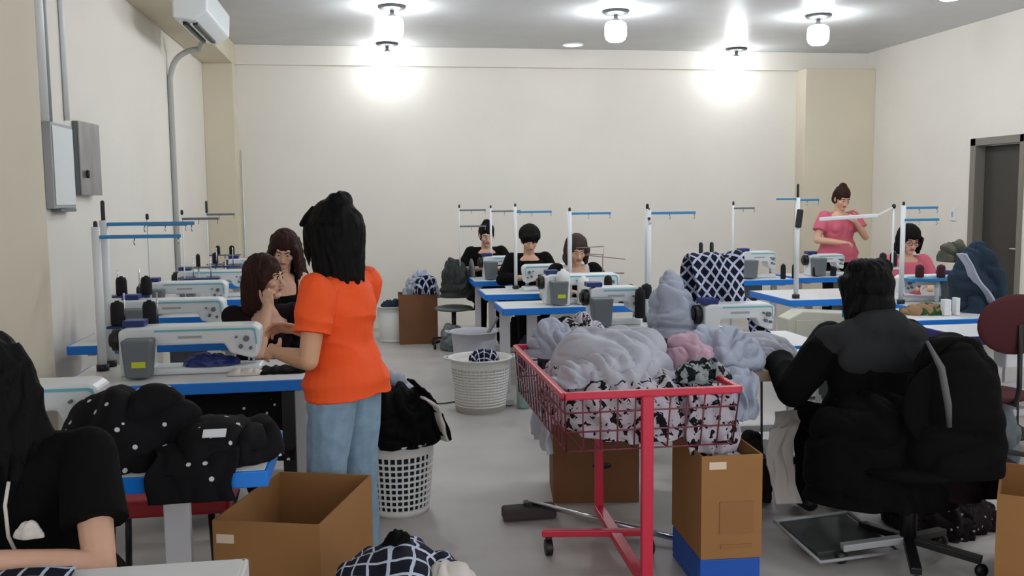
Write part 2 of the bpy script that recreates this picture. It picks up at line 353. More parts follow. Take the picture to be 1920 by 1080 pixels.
def machine(label, x, y, L=.60, rz=0, z=.76, H=.235, bodym=WHITE, flip=False, group=None, housing=True, lab=True):
    t = thing('sewing_machine', label, 'sewing machine', (x, y, z+.001), rz, group)
    s = -1 if flip else 1
    P = [(0, 0), (L, 0), (L, .035), (.22*L, .035), (.22*L, .13), (.27*L, H*.62), (.74*L, H*.62), (.78*L, H*.42), (.93*L, H*.30), (.97*L, H*.32), (L, H*.75), (L, H*.9), (L-.03, H), (.04, H), (0, H*.93)]
    P = [(s*(a-L/2), b) for a, b in P]
    if flip: P.reverse()
    MB().prism(P, -.075, .075).build('casting', bodym, t, .012)
    st = MB(); st.prism([(s*(.25*L-L/2), H*.90), (s*(.93*L-L/2), H*.90), (s*(.955*L-L/2), H*.87), (s*(.965*L-L/2), H*.6), (s*(.978*L-L/2), H*.6), (s*(.965*L-L/2), H*.92), (s*(.94*L-L/2), H*.94), (s*(.25*L-L/2), H*.94)], -.0775, -.074)
    st.build('stripe', TEAL, t)
    MB().cyl((s*(-L/2-.005), 0, H*.72), (s*(-L/2-.04), 0, H*.72), .055).cyl((s*(-L/2-.04), 0, H*.72), (s*(-L/2-.055), 0, H*.72), .035).build('hand_wheel', BLACK if bodym is WHITE else GREY, t, .004)
    MB().cyl((s*(.93*L-L/2), 0, H*.34), (s*(.93*L-L/2), 0, .04), .006).build('needle_bar', CHROME, t)
    MB().box((s*(.93*L-L/2), 0, .043), (.03, .02, .008)).cyl((s*(.90*L-L/2), 0, H*.38), (s*(.90*L-L/2), 0, .045), .005).build('presser_foot', CHROME, t)
    for (a, b, r) in ((.90, .72, .014), (.86, .56, .010), (.93, .52, .008), (.83, .76, .006)): MB().cyl((s*(a*L-L/2), -.076, H*b), (s*(a*L-L/2), -.094, H*b), r).build('tension_knob', GREY, t)
    MB().box((s*(.5*L-L/2), -.0765, H*.78), (.11, .003, .012)).build('nameplate', LGREY, t)
    if housing:
        MB().prism([(s*(.16*L-L/2)-.055, .01), (s*(.16*L-L/2)+.055, .01), (s*(.16*L-L/2)+.07, .19), (s*(.16*L-L/2)-.07, .19)], -.19, -.08).build('motor_housing', GREY, t, .01)
        if lab: MB().box((s*(.16*L-L/2)+.01, -.192, .075), (.062, .004, .028)).build('warning_label', YEL, t)
    MB().box((s*(.1*L-L/2), .0, H+.016), (.10, .10, .03)).build('control_panel', NAVYL, t, .004)
    return t
CONES = [0]
def cone(label, p, h=.13, r=.032, m=THREAD, group=None):
    o = MB().lathe([(0, 0), (r*.9, 0), (r, .008), (r*.98, h*.75), (r*.8, h*.92), (r*.35, h*.95), (r*.3, h), (0, h)], n=20).build('thread_cone', m, loc=p)
    return tag(o, label, 'thread cone', group)
def stand(label, x, y, z0=.762, h=1.46, arm=.36, dirx=1, armz=(0,), tray=None, td=1, rz=0, traym=NAVYL, poler=.012, armm=SKY, tip=.06, group=None):
    t = thing('thread_stand', label, 'thread stand', (x, y, z0), rz, group)
    MB().cyl((0, 0, 0), (0, 0, h-z0), poler).build('pole', WHITE, t)
    MB().cyl((0, 0, 0), (0, 0, .03), .03).build('base_clamp', BLACK, t)
    MB().cap((0, 0, h-z0), (0, 0, h-z0+tip), .010).build('pole_tip', BLACK, t)
    for k, dz in enumerate(armz):
        sgn = dirx if k % 2 == 0 or len(armz) == 1 else dirx
        a = MB(); a.box((sgn*arm/2, -.02*k, h-z0-.02-dz), (arm, .022, .018))
        g = a.build('guide_arm', armm, t, .003)
        hk = MB()
        for f in (.45, .97): hk.tube([(sgn*arm*f, 0, h-z0-.03-dz), (sgn*arm*f, -.02, h-z0-.05-dz), (sgn*arm*f, .0, h-z0-.06-dz)], .003, 6)
        hk.build('thread_hook', CHROME, g)
    if tray:
        zt, w = tray; c = MB(); c.box((td*w/2, 0, zt-z0), (w, .10, .012)); c.build('spool_tray', traym, t, .003)
        pn = MB()
        for f in (.25, .75): pn.cyl((td*w*f, 0, zt-z0+.006), (td*w*f, 0, zt-z0+.17), .004)
        pn.build('spool_pin', CHROME, t)
    return t
def chair(label, x, y, rz=0, seatm=REDSEAT, backm=None, z=.45, pedestal=True, bh=.92, legm=BLACK, group=None, bw=.40):
    t = thing('chair', label, 'chair', (x, y, 0), rz, group)
    MB().ell((0, 0, z-.03), (.22, .21, .035), n=24).build('seat', seatm, t)
    b = MB(); b.ell((0, .20, bh-.15), (bw/2, .03, .17), n=24); b.build('backrest', backm or seatm, t)
    MB().tube([(0, .05, z-.05), (0, .22, z-.05), (0, .245, z+.05), (0, .235, bh-.15)], .014).build('back_bracket', legm, t)
    if pedestal:
        MB().cyl((0, 0, .1), (0, 0, z-.04), .025).build('column', legm, t)
        for k in range(5):
            a = 2*pi*k/5+.3; g = MB().bar((0, 0, .11), (.27*cos(a), .27*sin(a), .075), .04, .025).build('leg', legm, t, .004)
            MB().ell((.27*cos(a), .27*sin(a), .03), (.03, .018, .03), n=12).build('caster', BLACK, g)
    else:
        for sx in (-1, 1):
            for sy in (-1, 1): MB().cyl((sx*.16, sy*.15, z-.04), (sx*.2, sy*.19, 0), .012).build('leg', legm, t)
    return t

# ------------------------------------------------------------------ cloth
def heap(name, label, cat, c, R, seed, m, amp=.035, wl=.12, lean=(0, 0), rz=0, t1=1.75, stretch=.22, fdir=0, group=None, pw=1.0, parent=None, nr=80, ns=160, lift=0, lobes=.12, zp=.9):
    rnd = random.Random(seed); off = V((rnd.uniform(-50, 50), rnd.uniform(-50, 50), rnd.uniform(-50, 50)))
    mb = MB(); vs = []; uv = []; ca, sa = cos(rz), sin(rz); rmean = (R[0]+R[1])/2
    for i in range(nr+1):
        t = t1*i/nr
        for j in range(ns):
            a = 2*pi*j/ns
            lob = 1+lobes*noise.noise(V((cos(a)*1.3, sin(a)*1.3, 0))+off)*2
            st = abs(sin(t))**pw if t < pi/2 else 1+(1-sin(t))*-.6
            x = R[0]*st*cos(a)*lob; y = R[1]*st*sin(a)*lob; zt = cos(t)
            z = R[2]*(abs(zt)**zp)*(1 if zt >= 0 else -.35)
            n = V((cos(a)*sin(t)/R[0], sin(a)*sin(t)/R[1], max(cos(t), 0)/R[2]+.02)).normalized()
            p = V((x, y, z))
            q = V((p.x*cos(fdir)+p.y*sin(fdir), (-p.x*sin(fdir)+p.y*cos(fdir))*stretch, p.z*.8))/wl + off
            wq = V((noise.noise(q*.6), noise.noise(q*.6+V((7, 3, 1))), 0))*1.3
            r1 = min(1, 3.2*abs(noise.noise(q+wq)))**.5; r2 = min(1, 3*abs(noise.noise(q*2.1-wq*.7)))**.8; r3 = abs(noise.noise(q*4.5+wq))
            g1 = q.x*1.5+1.6*noise.noise(q*.45)+.5*noise.noise(q*1.1); g1 = (1-abs((g1 % 2)-1)*1.0); g1 = g1*g1*(3-2*g1)
            dsp = amp*(r1*.95+r2*.22+g1*.85*(.4+.6*min(1, 2.5*abs(noise.noise(q*.3+V((9, 1, 4))))))-1.15+.9*noise.noise(q*.35))
            p = p + n*dsp
            p.x += lean[0]*z; p.y += lean[1]*z
            if p.z < -.0+lift: p.z = lift+ (p.z-lift)*.15
            vs.append(V((p.x*ca-p.y*sa, p.x*sa+p.y*ca, p.z)))
            s = t*rmean; uv.append((s*cos(a)*.95, s*sin(a)*.95))
    fs = [(i*ns+j, i*ns+(j+1) % ns, (i+1)*ns+(j+1) % ns, (i+1)*ns+j) for i in range(nr) for j in range(ns)]
    fs.append(tuple(nr*ns+j for j in range(ns-1, -1, -1))); fs.append(tuple(range(ns)))
    mb.add(vs, [tuple(reversed(f)) for f in fs]); mb.uv = uv
    o = mb.build(name, m, parent, loc=c)
    if cat: tag(o, label, cat, group)
    return o
def drape(name, label, cat, path, width, m, axis=(1, 0, 0), amp=.02, wl=.1, seed=1, thick=.012, nv=60, nu=40, taper=None, group=None):
    # cloth hanging along a path (list of points), spread along axis, with vertical folds and real thickness
    pts = [V(p) for p in path]; ax = V(axis).normalized(); off = V((seed*3.1, seed*7.7, seed*1.3)); L = [0]
    for i in range(1, len(pts)): L.append(L[-1]+(pts[i]-pts[i-1]).length)
    def at(s):
        for i in range(1, len(pts)):
            if s <= L[i] or i == len(pts)-1:
                f = (s-L[i-1])/(L[i]-L[i-1]); return pts[i-1].lerp(pts[i], f), (pts[i]-pts[i-1]).normalized()
    top = []; bot = []; uv = []
    for i in range(nv+1):
        s = L[-1]*i/nv; p, d = at(s); n = ax.cross(d).normalized(); f = i/nv
        wd = width*(1 if taper is None else taper[0]*(1-f)+taper[1]*f)
        for j in range(nu+1):
            u = (j/nu-.5)*wd
            q = V((u/wl, s*.35/wl, 0))+off
            dd = amp*(1-2*abs(noise.noise(q)))*(.4+.6*f)+amp*.6*noise.noise(q*2.1)
            e = .03*noise.noise(V((f*3, j/nu*2, seed)))
            top.append(p+ax*(u+e)+n*(dd+thick/2)); bot.append(p+ax*(u+e)+n*(dd-thick/2)); uv.append((u, s))
    N = (nu+1)*(nv+1); fs = []
    for i in range(nv):
        for j in range(nu):
            a = i*(nu+1)+j; fs.append((a, a+1, a+nu+2, a+nu+1)); fs.append((N+a, N+a+nu+1, N+a+nu+2, N+a+1))
    for j in range(nu): fs.append((j, N+j, N+j+1, j+1)); a = nv*(nu+1)+j; fs.append((a, a+1, N+a+1, N+a))
    for i in range(nv): a = i*(nu+1); fs.append((a, a+nu+1, N+a+nu+1, N+a)); a += nu; fs.append((a, N+a, N+a+nu+1, a+nu+1))
    mb = MB().add(top+bot, fs); mb.uv = uv+uv
    o = mb.build(name, m); return tag(o, label, cat, group)
def carton(label, pc, W, D, H, rz=0, m=CARD, flaps=(), z0=0, cut=True, labelsticker=None, inner=CARDD, group=None, name='cardboard_box'):
    t = thing(name, label, 'box', (pc[0], pc[1], z0), rz, group); k = .006
    b = MB(); b.bx(-W/2, W/2, -D/2, -D/2+k, 0, H); b.bx(-W/2, W/2, D/2-k, D/2, 0, H); b.bx(-W/2, -W/2+k, -D/2+k, D/2-k, 0, H); b.bx(W/2-k, W/2, -D/2+k, D/2-k, 0, H); b.bx(-W/2+k, W/2-k, -D/2+k, D/2-k, 0, k)
    b.build('carton_body', m, t)
    for (side, ang, ln) in flaps:      # side l,r,f,b ; angle from straight up outwards
        s, c = sin(ang), cos(ang)
        if side in 'fb':
            sg = -1 if side == 'f' else 1; a = V((0, sg*D/2, H)); q = a+V((0, sg*s*ln, c*ln)); R = Matrix.Rotation(-sg*ang, 3, 'X')
            MB().box((a+q)/2, (W-.01, k, ln), R=R).build('flap', m, t)
        else:
            sg = -1 if side == 'l' else 1; a = V((sg*W/2, 0, H)); q = a+V((sg*s*ln, 0, c*ln)); R = Matrix.Rotation(sg*ang, 3, 'Y')
            MB().box((a+q)/2, (k, D-.01, ln), R=R).build('flap', m, t)
    if labelsticker:
        x, z, w_, h_ = labelsticker; MB().box((x, -D/2-.002, z), (w_, .003, h_)).build('paper_label', TAPE, t)
    return t
def basket(label, c, r0, r1, h, m=PLASW, nb=30, nrg=7, solid_top=.06, name='laundry_basket', solid=False, group=None, cat='basket'):
    t = thing(name, label, cat, c, 0, group)
    rr = lambda z: r0+(r1-r0)*z/h
    MB().lathe([(rr(h-solid_top), h-solid_top), (r1, h-.01), (r1+.018, h-.005), (r1+.018, h+.006), (r1-.004, h+.004), (rr(h-solid_top)-.006, h-solid_top)], n=40).build('rim', m, t)
    MB().lathe([(0, 0), (r0, 0), (r0+.003, .035), (r0-.004, .035), (r0-.006, .006), (0, .006)], n=40).build('base', m, t)
    b = MB()
    if solid:
        b.lathe([(r0, .03), (rr(h-solid_top), h-solid_top), (rr(h-solid_top)-.005, h-solid_top), (r0-.005, .03)], n=40); b.build('side_wall', m, t)
    else:
        for k in range(nb):
            a = 2*pi*k/nb; ca, sa = cos(a), sin(a)
            b.bar((r0*ca, r0*sa, .03), (rr(h-solid_top)*ca, rr(h-solid_top)*sa, h-solid_top+.005), .010, .006)
        for k in range(1, nrg+1):
            z = .03+(h-solid_top-.03)*k/(nrg+1); r = rr(z)
            b.lathe([(r+.004, z-.005), (r+.004, z+.005), (r-.003, z+.005), (r-.003, z-.005), (r+.004, z-.005)], n=40)
        b.build('lattice_wall', m, t)
    for sg in (-1, 1): MB().tube([(sg*(r1+.01), -.06, h), (sg*(r1+.04), -.04, h+.005), (sg*(r1+.045), 0, h+.005), (sg*(r1+.04), .04, h+.005), (sg*(r1+.01), .06, h)], .008, 8).build('handle', m, t)
    return t

# ------------------------------------------------------------------ people
def fr(yaw=0, pitch=0, roll=0):      # local frame: face looks along -Y ; yaw turns left/right, pitch bows the head
    return Matrix.Rotation(yaw, 3, 'Z') @ Matrix.Rotation(pitch, 3, 'X') @ Matrix.Rotation(roll, 3, 'Y')
PROF = [(-.04, .10, .085), (.0, .155, .115), (.12, .170, .122), (.28, .150, .108), (.42, .128, .094), (.56, .138, .102), (.72, .155, .112), (.86, .158, .098), (.95, .12, .075), (1.02, .06, .055)]
def torso(mb, pel, nb, side, off=0, t0=-.04, t1=1.02, wide=1.0, flare=0, deep=1.0):
    ax = (nb-pel); L = ax.length; up_ = ax.normalized(); sd = (side-up_*side.dot(up_)).normalized(); f = sd.cross(up_)
    n = 28; vs = []; rows = []
    for i in range(25):
        t = t0+(t1-t0)*i/24
        tc = min(max(t, PROF[0][0] if off == 0 else .0), PROF[-1][0])
        for k in range(len(PROF)-1):
            if PROF[k][0] <= tc <= PROF[k+1][0] or k == len(PROF)-2:
                g = (tc-PROF[k][0])/(PROF[k+1][0]-PROF[k][0]); g = g*g*(3-2*g); a = PROF[k][1]+(PROF[k+1][1]-PROF[k][1])*g; b = PROF[k][2]+(PROF[k+1][2]-PROF[k][2])*g; break
        fl = flare*max(0, .4-t)
        rows.append((pel+ax*t, (a*wide+off+fl), (b*deep+off+fl)))
    for c, a, b in rows: vs += [c+sd*(a*cos(2*pi*j/n))+f*(b*sin(2*pi*j/n)) for j in range(n)]
    m = len(rows); fs = [(i*n+j, i*n+(j+1) % n, (i+1)*n+(j+1) % n, (i+1)*n+j) for i in range(m-1) for j in range(n)]
    fs += [tuple(range(n-1, -1, -1)), tuple((m-1)*n+j for j in range(n))]; mb.add(vs, fs)
    return f
def hand(mb, w, d, n, s, curl=.5, sc=.92, splay=.0, thumb=.6):
    w, d, n = V(w), V(d).normalized(), V(n); n = (n-d*n.dot(d)).normalized(); sd = d.cross(n)*s
    R = Matrix((sd, d, n)).transposed()
    mb.ell(w+d*.045*sc, (.038*sc, .050*sc, .0155*sc), R, 14); mb.cap(w-d*.01, w+d*.03*sc, .023*sc, .024*sc)
    for k, (o_, ln) in enumerate(((.031, .068), (.0105, .077), (-.0105, .071), (-.030, .057))):
        p = w+d*(.082-.004*abs(k-1))*sc+sd*o_*sc; dd = (d+sd*(o_*splay*12)).normalized(); c = curl*(1+.1*k)
        for q, seg in enumerate((.42, .32, .26)):
            dd2 = (dd*cos(c*(.7 if q == 0 else 1))+n*sin(c*(.7 if q == 0 else 1))).normalized(); n2 = (n-dd2*n.dot(dd2)).normalized() if abs(n.dot(dd2)) < .999 else n
            e = p+dd2*ln*seg*sc; mb.cap(p, e, (.0092-.0008*q)*sc, (.0086-.0008*q)*sc, 8, k=3); p = e; dd = dd2; n = n2 if q < 2 else n
        n = R.col[2]
    p = w+d*.018*sc+sd*.028*sc; dd = (sd*thumb+d*.75+n*.25).normalized()
    for q, ln in enumerate((.042, .030, .024)):
        e = p+dd*ln*sc; mb.cap(p, e, (.0115-.001*q)*sc, (.0105-.001*q)*sc, 8, k=3); p = e; dd = (dd*.95+d*.25+n*.15).normalized()
def limb(mb, a, b, c, r, off=0, frac=None, start=0):
    a, b, c = V(a), V(b), V(c)
    if frac is None or frac >= 1:
        mb.cap(a, b, r[0]+off, r[1]+off); m_ = b.lerp(c, .3); mb.cap(b, m_, r[1]+off, r[1]*1.03+off)
        e = c if frac is None else b.lerp(c, frac-1) if frac > 1 else b
        if frac is None or frac > 1.3: mb.cap(m_, e, r[1]*1.03+off, r[2]+off)
    else:
        e = a.lerp(b, frac); mb.cap(a, e, r[0]+off, r[0]+(r[1]-r[0])*frac+off)
def tubelimb(mb, a, b, c, r, off, frac):     # sleeve with a flat open-looking cuff instead of a ball end
    a, b, c = V(a), V(b), V(c)
    mb.cap(a, a.lerp(b, .15), r[0]+off, r[0]+off)
    if frac < 1: mb.cyl(a, a.lerp(b, frac), r[0]+off, r[0]+(r[1]-r[0])*frac+off*1.6, 18)
    else:
        mb.cap(a, b, r[0]+off, r[1]+off)
        if frac > 1: mb.cyl(b, b.lerp(c, frac-1), r[1]+off, r[1]+(r[2]-r[1])*(frac-1)+off, 18)
def person(label, loc, rz, J, topm, sleeve=.6, bottomm=BLK, hairm=HAIRB, hair=None, skin=SKIN, head=(0, .15, 0), vox=.006, sc=1.0, wide=1.0, hands=True, neckline=None, topoff=.010, leglen=1.0, hem=-.10, fold=(.006, (9, 9, 5)), brows=True, glasses=False, t1top=.93, shoes=BLACK, curl=.6, strap=False, faceon=True, deep=1.0):
    t = thing('person', label, 'person', loc, rz); t.scale = (sc, sc, sc)
    g = {k: V(v) for k, v in J.items()}
    side = g['shL']-g['shR']; b = MB()
    f = torso(b, g['pel'], g['nb'], side, wide=wide, deep=deep)
    f = f if f.dot(V((0, -1, 0))) != 0 else f
    RA, RL = (.050, .038, .025), (.085, .056, .036)
    HR = fr(*head); hc = g['head']; F = HR @ V((0, -1, 0)); U_ = HR @ V((0, 0, 1)); X = HR @ V((1, 0, 0))
    H = lambda x, y, z: hc+X*x+F*y+U_*z
    RH = Matrix((X, F, U_)).transposed()
    b.cap(g['nb']-(g['nb']-g['pel']).normalized()*.03, H(0, -.02, -.06), .056, .052)
    b.ell(H(0, -.012, .018), (.074, .092, .100), RH, 20); b.ell(H(0, .022, -.040), (.056, .062, .068), RH, 20); b.ell(H(0, .055, -.088), (.028, .028, .022), RH)
    b.cap(H(0, .078, .012), H(0, .103, -.026), .008, .012); b.cap(H(-.012, .092, -.031), H(.012, .092, -.031), .008)
    b.cap(H(-.035, .070, .030), H(.035, .070, .030), .012); b.cap(H(-.016, .078, -.055), H(.016, .078, -.055), .008)
    for s_ in (-1, 1): b.ell(H(s_*.040, .052, -.02), (.022, .026, .022), RH); b.ell(H(s_*.077, -.008, -.008), (.008, .018, .030), RH)
    b.cap(g['shR'], g['shL'], .05, .05)
    for s_, n_ in ((1, 'L'), (-1, 'R')):
        b.ell(g['sh'+n_], (.055, .055, .055)); limb(b, g['sh'+n_], g['el'+n_], g['wr'+n_], RA)
        if hands: hand(b, g['wr'+n_], g.get('hd'+n_, g['wr'+n_]-g['el'+n_]), g.get('pn'+n_, V((0, 0, -1))), s_*-1 if 'tf'+n_ not in g else s_, curl)
        limb(b, g['hip'+n_], g['kn'+n_], g['an'+n_], RL)
        b.cap(g['an'+n_]+V((0, .03, -.03)), g['an'+n_]+V((0, -.12, -.045)), .034, .03)
    b.build('body', skin, t, fuse=vox, smooth=2)
    # top
    s = MB(); torso(s, g['pel'], g['nb'], side, off=topoff, t0=hem, t1=t1top, wide=wide, flare=.08, deep=deep)
    upv = (g['nb']-g['pel']).normalized(); sd = side.normalized(); fv = sd.cross(upv)
    ch = g['pel'].lerp(g['nb'], .66)
    fwd = fv if fv.dot(V((0, -1, 0))) > 0 else -fv
    for s_ in (-1, 1): s.ell(ch+sd*s_*.068*wide+fwd*.075*deep, (.062, .055, .06))
    if not strap: s.cap(g['shR'], g['shL'], .052+topoff*.6)
    for n_ in 'LR':
        if sleeve > 0: tubelimb(s, g['sh'+n_], g['el'+n_], g['wr'+n_], RA, topoff+.006, sleeve)
    if strap:
        for s_, n_ in ((1, 'L'), (-1, 'R')):
            q = g['nb'].lerp(g['sh'+n_], .55)
            s.tube([ch+sd*s_*.075+fwd*.10, q+fwd*.055+upv*.02, q+upv*.045, q-fwd*.05+upv*.01, ch+sd*s_*.07-fwd*.09], .012, 8)
    s.build('shirt', topm, t, fuse=vox*1.2, smooth=3, fold=fold)
    # trousers
    p = MB(); torso(p, g['pel'], g['nb'], side, off=.008, t0=-.04, t1=.24, wide=wide, deep=deep)
    for n_ in 'LR':
        p.cap(g['hip'+n_], g['kn'+n_], RL[0]+.014, RL[1]+.014); p.cap(g['kn'+n_], g['an'+n_], RL[1]+.012, RL[2]+.018)
    p.build('trousers', bottomm, t, fuse=vox*1.3, smooth=3, fold=(.006, (10, 10, 6)))
    for n_ in 'LR':
        a = g['an'+n_]; z = MB(); z.cap(a+V((0, .03, -.03)), a+V((0, -.13, -.042)), .042, .036); z.build('shoe', shoes, t, fuse=.006)
    # hair
    hm = MB(); hm.ell(H(0, -.028, .034), (.086, .102, .108), RH, 24)
    if hair: hair(hm, H, RH)
    hm.build('hair', hairm, t, fuse=max(.005, vox), smooth=2, fold=(.009, (24, 24, 7)))
    if faceon:
        for s_ in (-1, 1):
            e = MB(); e.ell(H(s_*.030, .070, .010), (.0125, .0125, .0065), RH, 12); e.ell(H(s_*.030, .0805, .009), (.0060, .004, .0055), RH, 10, mi=1); e.build('eye', [EYEW, IRIS], t)
            MB().tube([H(s_*.014, .084, .030), H(s_*.030, .084, .036), H(s_*.048, .070, .030)], .0035, 6).build('eyebrow', hairm, t)
        MB().ell(H(0, .083, -.054), (.022, .008, .0075), RH).build('lips', LIP, t)
    if glasses:
        q = MB()
        for s_ in (-1, 1):
            q.tube([H(s_*.032+.024*cos(a), .095, .008+.018*sin(a)) for a in [2*pi*i/12 for i in range(13)]], .0025, 6); q.cap(H(s_*.056, .092, .01), H(s_*.08, 0, .008), .002)
        q.cap(H(-.008, .096, .01), H(.008, .096, .01), .002); q.build('glasses', BLACK, t)
    return t, H, g
def sitJ(**k):
    J = dict(pel=(0, .02, .52), nb=(0, -.03, 1.03), head=(0, -.07, 1.185), shL=(.165, -.03, .985), shR=(-.165, -.03, .985),
             elL=(.22, -.12, .76), elR=(-.22, -.12, .76), wrL=(.12, -.33, .80), wrR=(-.12, -.33, .80),
             hipL=(.09, 0, .52), hipR=(-.09, 0, .52), knL=(.11, -.42, .50), knR=(-.11, -.42, .50), anL=(.11, -.40, .09), anR=(-.11, -.40, .09))
    J.update(k); return J

# --- woman in orange
def hair_orange(m, H, R):
    m.ell(H(0, -.045, .03), (.098, .115, .118), R, 24)
    m.ell(H(.01, -.065, -.05), (.098, .092, .12), R, 20); m.ell(H(.015, -.075, -.125), (.078, .062, .085), R, 18)
    m.ell(H(.0, -.075, .125), (.05, .055, .045), R, 16); m.cap(H(.03, -.08, .14), H(-.02, -.02, .135), .03, .02)
    for i in range(16):
        a = -.4+i*(pi+.8)/15; x = cos(a)*.095; y = -sin(a)*.11-.03
        m.cap(H(x, y, .03), H(x*.92+.01, y*.85-.02, -.17-.03*random.random()), .022, .009)
    m.cap(H(-.07, .05, .03), H(-.085, .035, -.11), .014, .008); m.cap(H(.07, .05, .03), H(.085, .035, -.11), .014, .008)
    m.cap(H(0, .05, .1), H(-.06, .07, .05), .02, .012); m.cap(H(0, .05, .1), H(.06, .07, .05), .02, .012)
pw = PY(652, 400, 3.72)
J = dict(pel=(0, .01, .84), nb=(0, -.01, 1.30), head=(0, -.065, 1.455), shL=(.165, 0, 1.255), shR=(-.165, 0, 1.255),
         elL=(.235, -.0, 1.0), elR=(-.21, -.10, 1.0), wrL=(.13, -.22, 1.0), wrR=(-.10, -.30, 1.06), hdL=(-.35, -.9, .0), hdR=(.5, -.8, .1), pnL=(-.6, .2, -.5), pnR=(.4, .3, -.6),
         hipL=(.09, 0, .82), hipR=(-.09, 0, .82), knL=(.11, -.03, .45), knR=(-.10, .0, .45), anL=(.13, .0, .085), anR=(-.11, .02, .085))
person('woman standing with her back turned, in an orange short-sleeved top and pale blue jeans', (pw.x-.03, 3.72, 0), radians(-122), J, ORANGE, .62, DENIM, HAIRB, hair_orange, SKIN2,
       head=(0, .06, 0), vox=.0045, wide=.92, hem=-.03, topoff=.014, fold=(.013, (5, 5, 9)), curl=.5, t1top=.97)

# --- brunette resting her cheek on a hand
def hair_brun(m, H, R):
    m.ell(H(0, -.03, .035), (.094, .108, .108), R, 24); m.ell(H(0, -.06, -.03), (.09, .08, .10), R, 18)
    for s_ in (-1, 1):
        for k in range(5): m.cap(H(s_*.08, .03-.03*k, .03), H(s_*(.088), -.0-.025*k, -.15-.02*k), .020, .012)
    m.cap(H(0, .04, .10), H(.075, .02, .04), .022, .018); m.cap(H(0, .04, .10), H(-.075, .02, .04), .022, .018); m.ell(H(0, -.08, -.12), (.08, .05, .08), R)
pb = PY(495, 500, 5.25)
J = sitJ(nb=(.02, -.10, 1.0), head=(.03, -.14, 1.165), shL=(.185, -.08, .955), shR=(-.15, -.10, .955),
         elR=(-.07, -.37, .79), wrR=(.005, -.30, 1.03), hdR=(.03, .15, 1), pnR=(.6, .6, .1), elL=(.25, -.22, .79), wrL=(.27, -.42, .83), hdL=(.1, -1, -.05))
person('brown-haired woman seated behind the left table with her cheek resting on one hand', (pb.x-.06, 5.42, 0), radians(16), J, BLKR, .75, BLK, HAIRBR, hair_brun, SKIN,
       head=(radians(50), .05, -.05), vox=.0045, curl=1.2, t1top=.80, topoff=.012)
# --- woman with long hair in a black tank top
def hair_long(m, H, R):
    m.ell(H(0, -.03, .035), (.094, .105, .108), R, 24)
    for s_ in (-1, 1):
        for k in range(6): m.cap(H(s_*.075, .05-.03*k, .04), H(s_*(.10+.01*k), .02-.03*k, -.20-.02*k), .024, .016)
    m.ell(H(0, -.09, -.12), (.09, .05, .14), R)
pb = PY(516, 450, 6.6)
J = sitJ(head=(0, -.12, 1.225), nb=(0, -.05, 1.06), shL=(.16, -.05, 1.01), shR=(-.16, -.05, 1.01), elL=(.25, -.14, .80), wrL=(.13, -.36, .84), elR=(-.25, -.14, .80), wrR=(-.13, -.36, .84))
person('long-haired woman in a black tank top bent over the second table of the left row', (pb.x+.0, 6.72, 0), radians(28), J, BLK, 0, BLK, HAIRBR, hair_long, SKIN,
       head=(radians(-30), .5, .1), vox=.006, strap=True, t1top=.76, topoff=.008, hem=-.05, sc=1.02)
# --- three women at the centre row
def hair_bun(m, H, R):
    m.ell(H(0, -.05, .125), (.045, .045, .04), R); m.ell(H(0, -.06, -.01), (.08, .07, .09), R)
def hair_cap(m, H, R):
    m.ell(H(0, -.03, .05), (.105, .118, .10), R, 24); m.cap(H(-.06, .06, .07), H(.06, .06, .07), .03); m.ell(H(.06, -.03, .03), (.05, .06, .05), R)
def hair_bob(m, H, R):
    m.ell(H(0, -.03, .04), (.10, .108, .105), R, 24)
    for s_ in (-1, 1):
        for k in range(4): m.cap(H(s_*.082, .04-.03*k, .03), H(s_*.088, .02-.03*k, -.11), .022, .014)
    m.ell(H(0, -.07, -.05), (.09, .06, .09), R)
for (px, py, Y, lab, hr, hmat, hd, tm, sl, rz, dx) in (
        (912, 432, 10.15, 'woman in black with tied-up hair at the rearmost centre-row table', hair_bun, HAIRB, (.05, .35, 0), BLK, .9, 0, 0),
        (992, 440, 8.95, 'woman in a black jacket with thick dark hair, middle of the centre row', hair_cap, HAIRB, (0, .45, 0), BLK, 1.8, 0, 0),
        (1080, 458, 7.75, 'ashy-haired woman in a dark vest, nearest in the centre row', hair_bob, HAIRG, (.05, .35, .0), OFFW, 1.6, 0, 0)):
    p = PY(px, py, Y); J = sitJ(elL=(.27, -.10, .80), elR=(-.27, -.10, .80), wrL=(.10, -.30, .83), wrR=(-.10, -.30, .83), head=(0, -.11, 1.17), nb=(0, -.05, 1.02))
    tt, H, g = person(lab, (p.x, Y+.08, p.z-1.20 if False else 0), rz, J, tm, sl, BLK, hmat, hr, SKIN, head=hd, vox=.007, sc=1.0+(p.z-1.225)/1.2, wide=1.05, topoff=.016)
    if 'vest' in lab:
        v = MB(); torso(v, g['pel'], g['nb'], g['shL']-g['shR'], off=.028, t0=-.04, t1=.90, wide=1.06)
        for n_ in 'LR': tubelimb(v, g['sh'+n_], g['el'+n_], g['wr'+n_], (.050, .038, .025), .030, .55)
        v.build('vest', BLK, tt, fuse=.008, smooth=3, fold=(.006, (9, 9, 5)))
